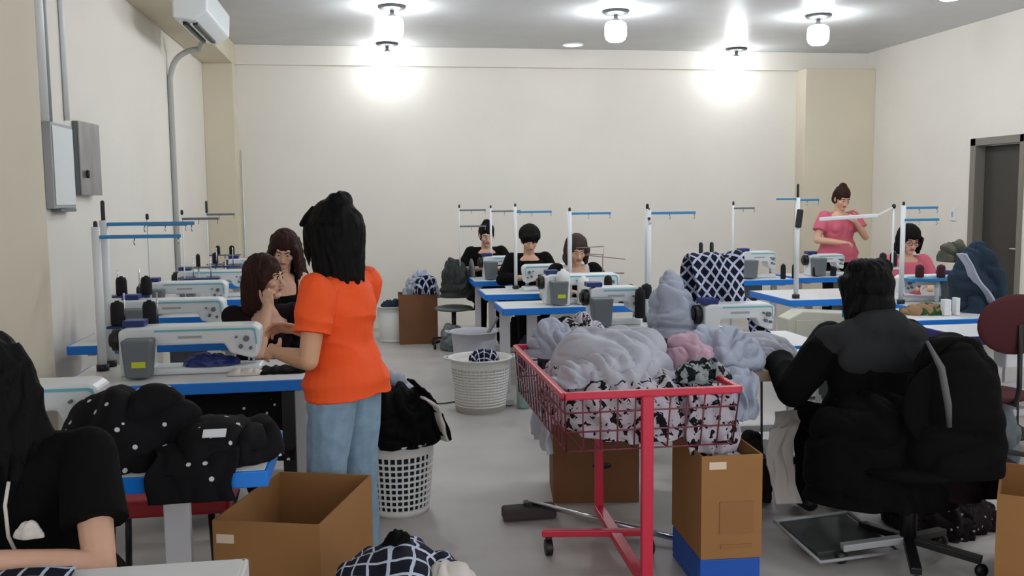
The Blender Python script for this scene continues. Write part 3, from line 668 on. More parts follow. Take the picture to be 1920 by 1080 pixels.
# --- woman in pink standing at the back
p = PY(1577, 375, 9.75)
J = dict(pel=(0, 0, .88), nb=(0, -.02, 1.36), head=(0, -.07, 1.515), shL=(.165, 0, 1.315), shR=(-.165, 0, 1.315),
         elL=(.27, -.10, 1.10), elR=(-.27, -.05, 1.07), wrL=(.10, -.20, 1.26), wrR=(-.10, -.27, 1.05), hdL=(-.6, -.3, .5), hdR=(.8, -.6, 0), pnL=(-.3, .6, .1), pnR=(0, 0, -1),
         hipL=(.09, 0, .86), hipR=(-.09, 0, .86), knL=(.10, -.02, .47), knR=(-.10, -.02, .47), anL=(.11, 0, .085), anR=(-.11, 0, .085))
J2 = dict(J)
person('woman in a pink T-shirt standing by the back right column, hair in a bun', (p.x, 9.8, 0), radians(0), J, PINK, .6, BLK, HAIRBR, hair_bun, SKIN, head=(.05, .45, 0), vox=.007, wide=1.12, topoff=.018, sc=1.02)
# --- woman with glasses
p = PY(1707, 455, 7.7)
J = sitJ(elL=(.26, -.10, .80), elR=(-.26, -.10, .80), head=(0, -.11, 1.18), nb=(0, -.05, 1.03))
person('dark-haired woman in glasses and a red top at the right-hand tables', (p.x, 7.8, 0), radians(-8), J, PINK, 1.3, BLK, HAIRB, hair_bob, SKIN, head=(.0, .35, 0), vox=.007, glasses=True, topoff=.014)
# --- person from behind at the right, seated
def hair_back(m, H, R):
    m.ell(H(0, -.03, .03), (.115, .125, .115), R, 24); m.ell(H(0, -.06, -.08), (.105, .085, .12), R, 20); m.ell(H(0, -.05, -.17), (.085, .07, .09), R, 20)
    for i in range(12):
        a = i*pi/11; m.cap(H(cos(a)*.10, -sin(a)*.11, .05), H(cos(a)*.09, -sin(a)*.10-.02, -.16), .028, .014)
    m.ell(H(-.05, -.05, .10), (.06, .06, .045), R); m.ell(H(.05, -.06, .105), (.055, .06, .04), R)
p = PY(1632, 520, 3.95)
J = sitJ(nb=(0, -.05, .98), head=(0, -.10, 1.155), shL=(.19, -.05, .93), shR=(-.19, -.05, .93), elL=(.34, -.10, .70), elR=(-.30, -.14, .72), wrL=(.30, -.36, .80), wrR=(-.20, -.38, .82))
tb, Hb, gb = person('person in a black coat seated with their back turned at the right', (p.x, 3.9, 0), radians(180), J, BLK, 1.9, BLK, HAIRB, hair_back, SKIN2, head=(0, .12, 0), vox=.006, wide=1.25, topoff=.035, hem=-.16, fold=(.012, (6, 6, 4)), t1top=.97, deep=1.15)
hd = MB()          # fleece hood and collar lying on the shoulders
hd.cap((-.19, -.03, .93), (.19, -.03, .93), .085); hd.ell((0, .02, .955), (.24, .10, .10)); hd.ell((0, .05, 1.01), (.14, .08, .08)); hd.ell((0, .07, .87), (.22, .07, .10))
hd.build('hood', CHAR, tb, fuse=.008, smooth=14, fold=(.008, (7, 7, 7)))
# --- near left person
def hair_near(m, H, R):
    m.ell(H(0, -.03, .035), (.100, .112, .110), R, 24); m.ell(H(0, -.05, .05), (.10, .10, .10), R, 20); m.ell(H(0, -.07, -.04), (.095, .07, .12), R, 20)
    for s_ in (-1, 1):
        for k in range(9):
            m.tube([H(s_*.055, .065-.022*k, .085), H(s_*.092, .050-.020*k, .01), H(s_*.105, .045-.018*k, -.10), H(s_*.112, .03-.015*k, -.21), H(s_*.10, .05-.012*k, -.30)], [.022, .022, .020, .017, .008], 10)
    m.ell(H(0, -.11, -.18), (.09, .04, .14), R)
J = sitJ(nb=(-.04, -.06, 1.0), head=(-.075, -.14, 1.13), shL=(.175, -.05, .955), shR=(-.175, -.05, .955), elL=(.27, -.20, .72), wrL=(.05, -.37, .80), hdL=(-.7, -.6, .03), elR=(-.24, -.16, .74), wrR=(-.14, -.38, .80), pnL=(0, 0, -1))
p = PY(30, 700, 2.42)
tn, Hn, gn = person('person with long straight black hair in a black top seated at the near left table', (p.x-.02, 2.56, 0), radians(-12), J, BLK, .62, BLK, HAIRB, hair_near, SKIN, head=(radians(-28), .32, .05), vox=.0045, wide=1.12, topoff=.016, curl=.7)
MB().tube([(.055, -.20, .93), (.058, -.225, .88), (.055, -.215, .80), (.06, -.19, .74)], .0045, 8).build('drawstring', OFFW, tn)
heap('printed_patch', '', None, (.11, -.215, .80), (.04, .025, .04), 5, OFFW, amp=.006, wl=.04, parent=tn, nr=20, ns=40)

# ------------------------------------------------------------------ left row of tables
CS = 'sewing tables of the left row'
table('white table with a blue front edge where the brown-haired woman sits', -1.42, -.30, 4.42, 5.02, legs=(.08, .95), lw=.07)
o = MB().bx(-.06, .0, -.02, .02, 0, .70).build('table_panel_leg', BLACK, loc=(-.36, 4.46, .0)); tag(o, 'black upright post under the right end of the brown-haired woman\'s table', 'post')
machine('large white sewing machine on the brown-haired woman\'s table', -.86, 4.72, .66)
table('table of the left row behind the brown-haired woman, second from the camera', -1.75, -.75, 5.72, 6.28)
machine('white sewing machine behind the large one, second along the left wall', -1.20, 6.02, .62)
table('third table along the left wall, mostly hidden by machines', -1.78, -.9, 7.0, 7.55)
machine('third white sewing machine along the left wall, with grey drum', -1.36, 7.3, .60)
table('fourth table along the left wall', -1.78, -.9, 8.15, 8.7)
machine('fourth white sewing machine along the left wall', -1.33, 8.42, .60)
table('farthest table along the left wall', -1.45, -.75, 9.75, 10.25)
machine('farthest white sewing machine of the left row, in front of the corner column', -1.17, 10.0, .52)
for (px, py, Y, l) in ((405, 548, 7.15, 'third'), (400, 512, 8.27, 'fourth')):
    q = PY(px, py, Y)
# stands left
q = PY(168, 430, 4.75); stand('tall white pole stand nearest the left wall with blue arm, left of the large machine', q.x, 4.85, h=1.475, arm=.40, armz=(.03,), poler=.021, tip=.02)
q = PY(193, 430, 4.95); stand('white thread stand with black tip and long blue arm beside the large machine', q.x, 4.965, h=1.505, arm=.44, armz=(.0,), poler=.021, tip=.09, tray=(.965, .32))
q = PY(277, 430, 6.2); stand('thin thread stand over the second machine of the left row', q.x, 6.2, h=1.49, arm=.24, armz=(.02,), poler=.006, tip=.02, armm=GREY, tray=(1.0, .26), td=-1)
q = PY(340, 430, 7.4); stand('thin thread stand over the third machine of the left row', q.x, 7.45, h=1.50, arm=.27, armz=(.02,), poler=.005, tip=.02, armm=GREY, tray=(1.0, .26))
q = PY(388, 430, 8.6); stand('thin thread stand with tall black tip, farthest of the left row', q.x, 8.62, h=1.495, arm=.24, armz=(.0,), poler=.005, tip=.09, armm=GREY, tray=(1.01, .28))
def conepx(label, px, pyb, Y, h=.13, r=.032, m=THREAD, group=None):
    q = PY(px, pyb, Y); return cone(label, (q.x, Y, q.z), h, r, m, group)
BG = 'black thread cones on the left stands'
cone_l = [(221, 600, 4.965, .125, .034, 'black thread cone low on the nearest left stand, left one of its pair'), (281, 600, 4.965, .125, .034, 'black thread cone low on the nearest left stand, right one of its pair'),
          (229, 563, 6.2, .12, .034, 'black thread cone behind the nearest pair, left one'), (276, 563, 6.2, .12, .034, 'black thread cone behind the nearest pair, right one'),
          (372, 500, 8.2, .11, .018, 'slim black thread cone at the third stand of the left row'),
          (404, 494, 8.7, .10, .026, 'black thread cone left of the farthest pair at the left wall'), (409, 477, 9.7, .09, .022, 'small black thread cone behind, left of two farthest'), (435, 477, 9.7, .09, .026, 'small black thread cone farthest at the left, in front of the corner column')]
for (x, y, Y, h_, r, l) in cone_l:
    q = PY(x, y, Y); z = {4.965: .972, 6.2: 1.007}.get(Y)
    cone(l, (q.x, Y, z if z else q.z), h_, r, THREAD, BG)
for (px, w, Y, z) in ((388, .26, 8.2, None), (420, .34, 9.7, None), (404, .2, 8.7, None)):
    pass
for (x, y, Y, w_, l) in ((372, 500, 8.2, .20, 'thin spool tray on a post at the third left machine'), (404, 494, 8.7, .14, 'thin spool tray on a post at the fourth left machine'), (422, 477, 9.7, .30, 'thin spool tray on a post at the farthest left machine')):
    q = PY(x, y, Y); t = thing('spool_tray', l, 'spool tray', (q.x, Y, .762))
    MB().box((0, 0, q.z-.762-.007), (w_, .09, .012)).build('tray', GREY, t, .002); MB().cyl((0, .0, 0), (0, .0, q.z-.762-.012), .008).build('post', WHITE, t)
# grey drums behind the heads
for (x0, y0, Y, l) in ((405, 547, 7.08, 'grey motor drum on the third left machine'), (400, 514, 8.2, 'grey motor drum on the fourth left machine'), (440, 486, 9.8, 'grey motor drum on the farthest left machine')):
    pass
# near left table, machine, black cloth
table('near left table with blue edge under the heap of black speckled cloth', -1.45, -.33, 2.93, 3.45, legs=(.12, .71), lw=.085, box=False)
machine('white sewing machine beside the long-haired person at the near left', -1.16, 3.32, .52, housing=False)
heap('cloth_heap', 'big heap of black cloth with white specks on the near left table', 'cloth', (-.78, 3.14, .762), (.24, .17, .26), 3, SPECK, amp=.03, wl=.16, pw=.8, t1=1.6)
heap('cloth_heap', 'black speckled cloth spilling over the right end of the near left table', 'cloth', (-.49, 3.14, .762), (.20, .19, .13), 9, SPECK, amp=.03, wl=.14, lean=(.1, 0), t1=1.6, fdir=.4)
drape('hanging_cloth', 'black speckled cloth hanging over the table edge', 'cloth', [(-.55, 3.12, .83), (-.55, 2.96, .82), (-.55, 2.90, .77), (-.55, 2.89, .68)], .26, SPECK, amp=.015, seed=4)
q = PY(405, 808, 3.0); o = MB().box((0, 0, 0), (.07, .035, .004), R=Matrix.Rotation(.5, 3, 'X')).build('paper_slip', WHITE, loc=(q.x, 2.97, q.z)); tag(o, 'small white paper slip lying on the black speckled cloth', 'paper')
rs = thing('stool', 'stool with a red vinyl seat behind the near left table leg', 'stool', (-.80, 3.74, 0))
MB().box((0, -.02, .455), (.52, .34, .07)).build('seat', REDSEAT, rs, .015)
for sx in (-1, 1):
    for sy in (-1, 1): MB().cyl((sx*.18, sy*.12, .42), (sx*.2, sy*.14, 0), .013).build('leg', BLACK, rs)
drape('speckled_cloth', 'black cloth with white specks hanging below the brown-haired woman\'s table', 'cloth', [(-.62, 4.55, .72), (-.62, 4.50, .6), (-.62, 4.42, .45), (-.62, 4.40, .38)], .5, SPECK, amp=.04, seed=8, wl=.14)
# bin & work pieces on table 1
def flat(name, label, c, r, m, seed, cat='cloth', amp=.012, wl=.06, group=None, rz=0, z=.022): return heap(name, label, cat, c, (r[0], r[1], z), seed, m, amp=amp, wl=wl, nr=24, ns=60, t1=1.6, rz=rz, group=group)
q = PZ(545, 692, .762); flat('work_piece', 'black piece of cloth at the right end of the brown-haired woman\'s table', (q.x-.02, 4.66, .762), (.16, .10), BLK, 4)
q = PZ(470, 690, .762); flat('work_piece', 'small white scrap of cloth by the large machine\'s needle', (q.x, 4.6, .762), (.10, .05), OFFW, 6)
q = PZ(405, 660, .8); flat('work_piece', 'dark blue cloth bundle under the arm of the large machine', (-.78, 4.70, .796), (.13, .06), NAVYL, 8, z=.06)
# foreground table
table('white table at the bottom left corner of the view with blue right edge', -1.5, -.30, 1.35, 2.2, legs=(.08, .93), edge=TOPM)
ft = bpy.data.objects['sewing_table.006']; MB().box((.604, -.05, .738), (.008, .70, .036)).build('side_band', BLUE, ft, .002)
fl = drape('lattice_cloth', 'navy and white lattice-print cloth spread on the nearest left table', 'cloth', [(-.98, 1.5, .775), (-.98, 1.9, .775), (-.98, 2.17, .775)], .62, GRID, amp=.006, seed=3, thick=.006)

# ------------------------------------------------------------------ foreground boxes and baskets
A = PZ(402, 975, .56); B = PZ(597, 985, .56); C = PZ(698, 890, .56); D = PZ(520, 884, .56)
ctr = (A+B+C+D)/4; ang = math.atan2((B-A).y+(C-D).y, (B-A).x+(C-D).x)
carton('large open cardboard box in the foreground beside the jeans', (ctr.x, ctr.y), ((B-A).length+(C-D).length)/2, ((C-B).length+(D-A).length)/2, .56, ang, m=CARD, labelsticker=(-.14, .50, .06, .03))
basket('white lattice laundry basket heaped with black cloth beside the orange-shirted woman', (PZ(750, 965, 0).x, 4.74, 0), .155, .185, .37, nb=34, nrg=8)
bx_ = PZ(752, 965, 0).x
heap('cloth_heap', 'heap of black cloth overflowing the lattice laundry basket', 'cloth', (bx_+.01, 4.74, .37), (.20, .19, .27), 12, BLK, amp=.035, wl=.09, t1=1.75, pw=.9)
for k, (dx, dz, c_) in enumerate(((.19, .25, BLK), (.16, .30, BLK), (.22, .18, BLK), (.205, .22, OFFW))):
    drape('cloth_tail', ['black fringe of cloth hanging over the basket rim, lowest one', 'black fringe of cloth beside the basket heap, upper one', 'black fringe of cloth reaching farthest right of the basket', 'pale strip of cloth hanging among the black fringes of the basket'][k], 'cloth',
          [(bx_+dx-.10, 4.70-.02*k, .385+dz), (bx_+dx-.02, 4.66-.02*k, .36+dz*.85), (bx_+dx+.02, 4.64, .40-.01*k)], .06, c_, axis=(.5, -.8, 0), amp=.01, seed=20+k, nv=20, nu=12)
heap('cloth_heap', 'pale blue cloth tucked behind the black heap in the laundry basket', 'cloth', (bx_-.02, 4.90, .42), (.13, .08, .27), 15, PALEG, amp=.025, wl=.07)
tag(MB().lathe([(0, .015), (.142, .015), (.166, .33), (.15, .36), (0, .36)]).build('cloth_filling', TEALC, loc=(PZ(750, 965, 0).x, 4.74, 0)), 'dark navy cloth filling the lattice laundry basket below its rim', 'cloth')
# near lattice cloth heap in its basket
bq = PY(745, 1010, 2.72)
basket('white basket at the bottom of the view under the lattice-print cloth', (bq.x, 2.72, 0), .17, .21, .42, nb=30, nrg=8)
heap('cloth_heap', 'heap of navy and white lattice-print cloth at the bottom centre', 'cloth', (bq.x-.02, 2.72, .42), (.21, .19, .14), 22, GRID, amp=.03, wl=.15, pw=.8, t1=1.6, lobes=.2)
heap('cloth_heap', 'dark crumpled cloth on top of the bottom centre lattice heap', 'cloth', (bq.x-.0, 2.75, .56), (.04, .03, .045), 23, BLK, amp=.012, wl=.04, nr=30, ns=50)
heap('cloth_heap', 'white cloth corner at the right side of the bottom centre lattice heap', 'cloth', (bq.x+.15, 2.66, .43), (.09, .09, .10), 24, OFFW, amp=.012, wl=.08, nr=30, ns=50)
# round white basket, bucket, brown box at the back
q = PZ(908, 779, 0); basket('round white woven plastic basket in the aisle', (q.x, 6.93, 0), .185, .225, .40, nb=44, nrg=13, solid_top=.07, name='plastic_basket')
heap('cloth_heap', 'small navy printed cloth inside the round white aisle basket', 'cloth', (q.x+.03, 6.93, .37), (.11, .09, .09), 31, GRID, amp=.02, wl=.05)
MB().lathe([(.0, .01), (.19, .01), (.215, .36), (.20, .37), (0, .37)]).build('cloth_filling', OFFW, loc=(q.x, 6.93, 0)); tag(bpy.data.objects['cloth_filling.001'], 'off-white cloth filling the round white aisle basket', 'cloth')
q = PZ(888, 668, 0); basket('grey-white bucket behind the round aisle basket', (PY(888, 620, 7.75).x, 7.75, 0), .14, .19, .48, m=PLASG, solid=True, name='bucket', cat='bucket')
o = MB().box((0, 0, 0), (.012, .10, .34), R=Matrix.Rotation(.55, 3, 'Y')).build('dark_board', GREY, loc=(PY(913, 620, 7.7).x, 7.68, .46)); tag(o, 'dark grey strip sticking out of the grey-white bucket', 'strip')
q = PY(785, 600, 10.2); carton('brown cardboard box against the back wall, left of the centre tables', (q.x, 10.38), .42, .34, .55, 0, m=CARDD)
heap('cloth_heap', 'pale and navy cloth piled in the brown box at the back', 'cloth', (q.x+.05, 10.38, .50), (.20, .15, .30), 41, PALEG, amp=.04, wl=.08)
heap('cloth_heap', 'dark striped cloth over the pale pile in the back box', 'cloth', (q.x+.08, 10.27, .55), (.13, .07, .20), 42, GRIDD, amp=.04, wl=.06)
q = PY(738, 600, 10.3); basket('small white bin at the back left of the brown box', (q.x, 10.5, 0), .15, .18, .40, solid=True, name='plastic_bin', cat='bin')
heap('cloth_heap', 'dark scraps in the small white bin at the back', 'cloth', (q.x, 10.5, .39), (.14, .12, .09), 44, TEALC, amp=.02, wl=.05)
q = PY(852, 560, 9.85); t = chair('chair hidden under a dark jacket left of the rearmost centre table', q.x, 9.95, pi/2+pi, GREY, z=.45, bh=.93)
heap('dark_jacket', 'dark grey-green jacket hung over the chair at the back', 'jacket', (q.x+.02, 9.95, .55), (.17, .24, .42), 46, mat('dark_jacket_cloth', (44, 48, 46), .9), amp=.03, wl=.12, pw=.6, t1=1.6)
heap('dark_bag', 'grey bag on the floor beneath the jacket by the back box', 'bag', (PY(845, 640, 10.0).x, 9.75, .01), (.13, .12, .26), 47, GREY, amp=.03, wl=.1, pw=.7, t1=1.6)
tag(MB().tube([PZ(745, 763, .006), PZ(790, 758, .006), PZ(835, 756, .006), PZ(870, 750, .006)], .006, 8).build('floor_cable', mat('cable_grey', (90, 90, 95), .6)), 'thin grey cable lying across the aisle floor', 'cable')
q = PZ(995, 770, 0); t = thing('plastic_bottle', 'clear greenish bottle standing on the floor under the cart rim', 'bottle', (PZ(985, 770, 0).x, 6.9, 0))
GL = mat('bottle_plastic', (150, 180, 176), .2, alpha=.75)
MB().lathe([(0, .003), (.045, .003), (.05, .02), (.05, .17), (.02, .23), (.015, .25), (0, .25)]).build('bottle_body', GL, t); MB().cyl((0, 0, .25), (0, 0, .275), .017).build('cap', TEAL, t)
q = PZ(930, 758, 0)

# ------------------------------------------------------------------ centre row
table('rearmost table of the centre row with blue edge', 1.05, 2.15, 9.32, 9.85, legs=(.06, .9), box=False)
table('middle table of the centre row with blue edge', 1.0, 2.1, 8.0, 8.55, legs=(.08, .9), box=False)
table('nearest centre-row table with clear blue corner', 1.0, 2.2, 6.95, 7.45, legs=(.04, .22), lw=.08, box=False)
table('table behind the red cart, under the white machine', 1.35, 2.25, 5.65, 6.25)
machine('white sewing machine at the rearmost centre table', 1.38, 9.58, .42, lab=False)
machine('white sewing machine at the middle centre table', 1.62, 8.28, .50, lab=False, flip=True)
mc = machine('white sewing machine with yellow-labelled grey housing on the nearest centre table', 1.66, 7.2, .60, flip=False)
machine('white overlock machine behind the red cart', PY(1150, 580, 5.95).x, 5.95, .34, H=.25, housing=True, lab=False)
q = PY(1060, 540, 7.3)
cone('big white thread cone on the nearest centre table', (PY(1055, 545, 7.1).x, 7.08, .763), .28, .055, WTHREAD)
cone('white thread cone beside the big one, right of the pole', (PY(1093, 545, 7.1).x, 7.08, .763), .22, .05, WTHREAD)
for (px, pyt, Y, arm, l, mm, az, h2, pr) in ((858, 388, 10.0, .28, 'thin thread stand farthest back in the centre row, dark arm', GREY, (.01, .18), 1.50, .006), (920, 395, 9.75, .32, 'white thread stand behind the rearmost centre table', GREY, (.015,), 1.49, .012),
        (966, 392, 8.45, .34, 'white thread stand at the middle centre table with blue arm', SKY, (.03,), 1.515, .016), (1068, 398, 7.35, .34, 'white thread stand on the nearest centre table with teal arm', SKY, (.0,), 1.485, .018)):
    q = PY(px, pyt, Y); stand(l, q.x, Y if Y < 9.9 else 9.82, h=h2, arm=arm, armz=az, poler=pr, armm=mm, tip=.02)
q = PY(1228, 395, 5.9); stand('tall white pole with blue arm behind the red cart', q.x, 6.05, h=1.505, arm=.33, armz=(0,), poler=.022, tip=.01)
q = PY(1218, 395, 5.95); stand('thin pole just left of the tall white pole behind the cart', q.x, 6.0, h=1.52, arm=.02, armz=(0.05,), poler=.008, tip=.02, armm=BLACK)
for (x, y, Y, h_, r, l) in ((1200, 596, 5.8, .20, .035, 'tall black thread cone right of the white overlock machine'), (1212, 560, 5.9, .10, .035, 'black thread cone just left of the tall pole')):
    q = PY(x, y, Y); cone(l, (q.x, Y, max(.763, q.z)), h_, r)
q = PY(1138, 548, 6.15); t = thing('spool_tray', 'spool tray on a post behind the white overlock machine', 'spool tray', (q.x, 6.12, .762)); MB().box((0, 0, q.z-.770), (.16, .1, .012)).build('tray', GREY, t, .002); MB().cyl((0, 0, 0), (0, 0, q.z-.776), .01).build('post', WHITE, t)
cone('black thread cone behind the white overlock machine', (q.x, 6.12, q.z-.001), .12, .028)
wr = MB(); a0, a1, a2, a3 = PY(1080, 465, 7.32), PY(1132, 462, 7.32), PY(1132, 478, 7.32), PY(1172, 486, 7.32)
wr.tube([a0, a1, a2, PY(1100, 476, 7.32)], .004, 6); wr.tube([PY(1095, 478, 7.32), a3], .004, 6); wr.tube([PY(1100, 512, 7.32), PY(1170, 512, 7.32)], .006, 6); wr.tube([PY(1130, 478, 7.32), PY(1130, 512, 7.32), PY(1130, 585, 7.32)], .004, 6)
tag(wr.build('wire_guide', mat('wire_brown', (150, 120, 110), .5)), 'thin wire guide frame right of the ashy-haired woman', 'wire frame')
heap('cloth_heap', 'dark blue cloth bundle on the nearest centre table', 'cloth', (2.04, 7.2, .762), (.12, .13, .12), 52, TEALC, amp=.03, wl=.08)
for k, (x0, x1, Y, l) in enumerate(((1.3, 2.0, 9.45, 'dark clutter of bags under the rearmost centre table'), (1.25, 2.0, 8.2, 'dark fabric sacks under the middle centre table'), (1.35, 2.1, 7.2, 'dark fabric sack under the nearest centre table'))):
    heap('fabric_sack', l, 'sack', ((x0+x1)/2, Y+.08, .01), ((x1-x0)/2*.8, .17, .40), 60+k, TEALC if k else BLK, amp=.04, wl=.14, pw=.7, t1=1.6)

# ------------------------------------------------------------------ red wire cart
ca_ = PZ(1060, 745, .83); cb_ = PZ(1385, 728, .83); cc_ = PZ(985, 650, .83); print('CART', ca_, cb_, cc_)
x0 = ca_.x; x1 = cb_.x; yf = (ca_.y+cb_.y)/2; yb_ = cc_.y
ct = thing('wire_cart', 'red wire basket cart heaped with pale cloth, centre right', 'cart', ((x0+x1)/2, (yf+yb_)/2, 0)); cxx, cyy = (x0+x1)/2, (yf+yb_)/2
W2, D2 = (x1-x0)/2, (yb_-yf)/2
rim = MB()
rim.bar((-W2, -D2, .83), (W2, -D2, .83), .03, .03); rim.bar((-W2, D2, .83), (W2, D2, .83), .025); rim.bar((-W2, -D2, .83), (-W2, D2, .83), .025); rim.bar((W2, -D2, .83), (W2, D2, .83), .025)
rim.build('rim', RED, ct, .006)
wi = MB(); zb = .60
for i in range(11):
    x = -W2+2*W2*i/10
    for y in (-D2, D2): wi.cyl((x, y, .83), (x*.96, y*.94, zb), .0035, n=6)
    wi.cyl((x*.96, -D2*.94, zb), (x*.96, D2*.94, zb), .0035, n=6)
for i in range(17):
    y = -D2+2*D2*i/16
    for x in (-W2, W2): wi.cyl((x, y, .83), (x*.96, y*.94, zb), .0035, n=6)
for z in (zb, .68, .76):
    f_ = .96+.04*(z-zb)/.23; g_ = .94+.06*(z-zb)/.23
    for a, b in (((-1, -1), (1, -1)), ((1, -1), (1, 1)), ((1, 1), (-1, 1)), ((-1, 1), (-1, -1))): wi.cyl((a[0]*W2*f_, a[1]*D2*g_, z), (b[0]*W2*f_, b[1]*D2*g_, z), .004, n=6)
wi.build('wire_basket', mat('red_dark_wire', (120, 50, 66), .4), ct)
px_ = PY(1200, 900, 3.56).x-cxx
MB().bar((px_, -D2-.02, .02), (px_, -D2-.02, .82), .048, .03).build('post', RED, ct, .006)
px2 = PY(1125, 900, 4.2).x-cxx
MB().bar((px2, .12, .13), (px2, .12, .62), .04, .03).build('post', RED, ct, .006)
wl_ = PZ(1022, 1045, 0); wr_ = PZ(1220, 1043, 0)
l0 = V((wl_.x-cxx-.01, wl_.y-cyy+.02, .105)); l1 = V((wr_.x-cxx, wr_.y-cyy+.02, .105))
MB().bar(l0, l1, .035, .03).build('base_bar', RED, ct, .005)
MB().bar((px2, .12, .12), (px_-.0, -D2-.02, .06), .05, .035).build('base_bar', RED, ct, .005)
for pnt in (l0+V((.03, 0, 0)), l1):
    g_ = MB().box((pnt.x, pnt.y, .085), (.03, .03, .02)).cyl((pnt.x-.016, pnt.y, .038), (pnt.x+.016, pnt.y, .038), .037, n=20).build('caster', BLACK, ct, .004)
# cloth in the cart
HP = dict(nr=80, ns=150)
heap('cloth_heap', 'large smooth pale grey cloth crowning the red cart', 'cloth', (PY(1150, 700, 4.1).x, 4.15, .80), (.265, .33, .21), 71, PALE, amp=.04, wl=.15, fdir=.5, pw=.75, lean=(.1, 0), t1=1.65, **HP)
heap('cloth_heap', 'pale blue-grey cloth lump at the back left of the red cart', 'cloth', (PY(1035, 660, 4.7).x, 4.68, .80), (.15, .18, .16), 72, PALEG, amp=.035, wl=.10, **HP)
heap('cloth_heap', 'black and white printed cloth behind the pale cloth in the cart', 'cloth', (PY(1085, 640, 4.75).x, 4.72, .80), (.13, .15, .20), 73, FLORAL, amp=.03, wl=.09)
heap('cloth_heap', 'printed cloth mass filling the red wire cart', 'cloth', (cxx, cyy, .615), (W2*.93, D2*.92, .235), 74, FLORAL, amp=.03, wl=.08, pw=.35, t1=1.57, lobes=.02, **HP)
heap('cloth_heap', 'pink-trimmed cloth between the two pale mounds of the cart', 'cloth', (PY(1285, 690, 4.1).x, 4.1, .80), (.12, .14, .17), 75, PINKC, amp=.035, wl=.09)
heap('cloth_heap', 'pale grey cloth mound at the right of the cart', 'cloth', (PY(1350, 700, 4.25).x, 4.25, .79), (.20, .22, .20), 76, PALEG, amp=.045, wl=.10, fdir=-.5, **HP)
heap('cloth_heap', 'white jersey cloth on the wooden-edged table in front of the black coat', 'cloth', (PY(1432, 720, 4.4).x, 4.42, .775), (.17, .17, .14), 77, PALE, amp=.04, wl=.09, fdir=.8, **HP)
heap('cloth_heap', 'small striped green-white cloth at the front of the cart heap', 'cloth', (PY(1315, 720, 3.8).x, 3.78, .81), (.13, .08, .085), 78, blot_mat('green_print', (158, 168, 168), (22, 26, 30), 24, .5), amp=.02, wl=.05)
heap('cloth_heap', 'pale crumpled cloth low at the front of the cart heap', 'cloth', (PY(1130, 730, 3.85).x, 3.86, .80), (.22, .13, .11), 79, PALE, amp=.03, wl=.07, fdir=.2, **HP)
drape('hanging_cloth', 'printed white cloth hanging over the cart\'s front right rim', 'cloth', [PY(1325, 722, 3.75), PY(1330, 725, 3.60), PY(1335, 745, 3.555), PY(1338, 800, 3.555), PY(1340, 852, 3.56)], .20, FLORAL, amp=.03, wl=.06, seed=5)
drape('hanging_cloth', 'pale ribbed cloth sleeve hanging right of the cart corner', 'cloth', [PY(1375, 690, 4.0), PY(1392, 705, 3.85), PY(1396, 750, 3.8), PY(1394, 790, 3.8)], .13, PALEG, amp=.03, wl=.05, seed=6)
drape('hanging_cloth', 'pale cloth hanging down the left side of the cart', 'cloth', [PY(1050, 700, 4.2), PY(1028, 720, 4.25), PY(1020, 780, 4.3), PY(1022, 830, 4.35)], .42, PALE, axis=(0, 1, 0), amp=.03, wl=.08, seed=7)
# grey cloth peak over a post
heap('cloth_heap', 'grey-blue cloth draped to a peak beside the tall white pole', 'cloth', (PY(1268, 660, 5.2).x, 5.2, .79), (.19, .14, .36), 81, PALEG, amp=.03, wl=.1, zp=2.8, pw=1.0, lean=(-.12, 0), t1=1.6, fdir=1.4)
# ------------------------------------------------------------------ boxes, mop
q = PZ(1130, 950, 0); carton('dark brown cardboard box under the red cart', (PZ(1133, 950, 0).x-.0, 4.83), .45, .38, .42, radians(-8), m=CARDD)
MB().ell((.03, -.192, .20), (.05, .003, .018)).build('hand_hole', BLACK, [o for o in bpy.data.objects if o.get('label', '').startswith('dark brown cardboard')][0])
fL = PZ(1314, 1050, .145); fR = PZ(1434, 1054, .145); bd = (fR-fL).normalized(); bn = V((-bd.y, bd.x, 0)); bang = math.atan2(bd.y, bd.x)+.22
bn = V((-sin(bang), cos(bang), 0)); bd = V((cos(bang), sin(bang), 0)); bw = (fR-fL).length; bH = PY(1315, 856, fL.y).z-.145; bc = fL+bd*bw/2+bn*.21
carton('tall open cardboard box with paper label standing on the blue crate', (bc.x, bc.y), bw, .42, bH, bang, z0=.145, labelsticker=(-.06, bH-.04, .07, .03))
PR = mat('brown_print', (150, 104, 60), .8)
pp = MB(); pp.box((.02, -.212, bH*.40), (.14, .003, .13)); pp.box((.02, -.212, bH*.12), (.13, .003, .015))
pp.build('printed_panel', PR, [o for o in bpy.data.objects if o.get('label', '').startswith('tall open cardboard')][0])
heap('cloth_heap', 'printed cloth hanging in the tall open box', 'cloth', (bc.x, bc.y, bH), (bw*.42, .16, .14), 91, FLORAL, amp=.03, wl=.07)
cr = thing('blue_crate', 'low blue crate beneath the tall cardboard box', 'crate', (bc.x, bc.y, 0), bang)
b = MB(); b.bx(-bw/2, bw/2, -.2, .2, 0, .02); b.bx(-bw/2, bw/2, -.2, -.18, .02, .14); b.bx(-bw/2, bw/2, .18, .2, .02, .14); b.bx(-bw/2, -bw/2+.02, -.18, .18, .02, .14); b.bx(bw/2-.02, bw/2, -.18, .18, .02, .14)
b.build('crate_shell', mat('blue_crate_plastic', (12, 84, 180), .5), cr, .006)
mp_ = thing('floor_mop', 'dark-headed mop with chrome pole lying on the floor under the cart', 'mop', PZ(992, 972, 0), 0)
m0 = PZ(992, 972, 0)
MB().box((0, 0, .035), (.27, .09, .065), rz=.03).build('mop_head', mat('mop_pad', (72, 62, 62), .9, bump=.5), mp_, .015)
e1 = PZ(1278, 1012, .035)-m0
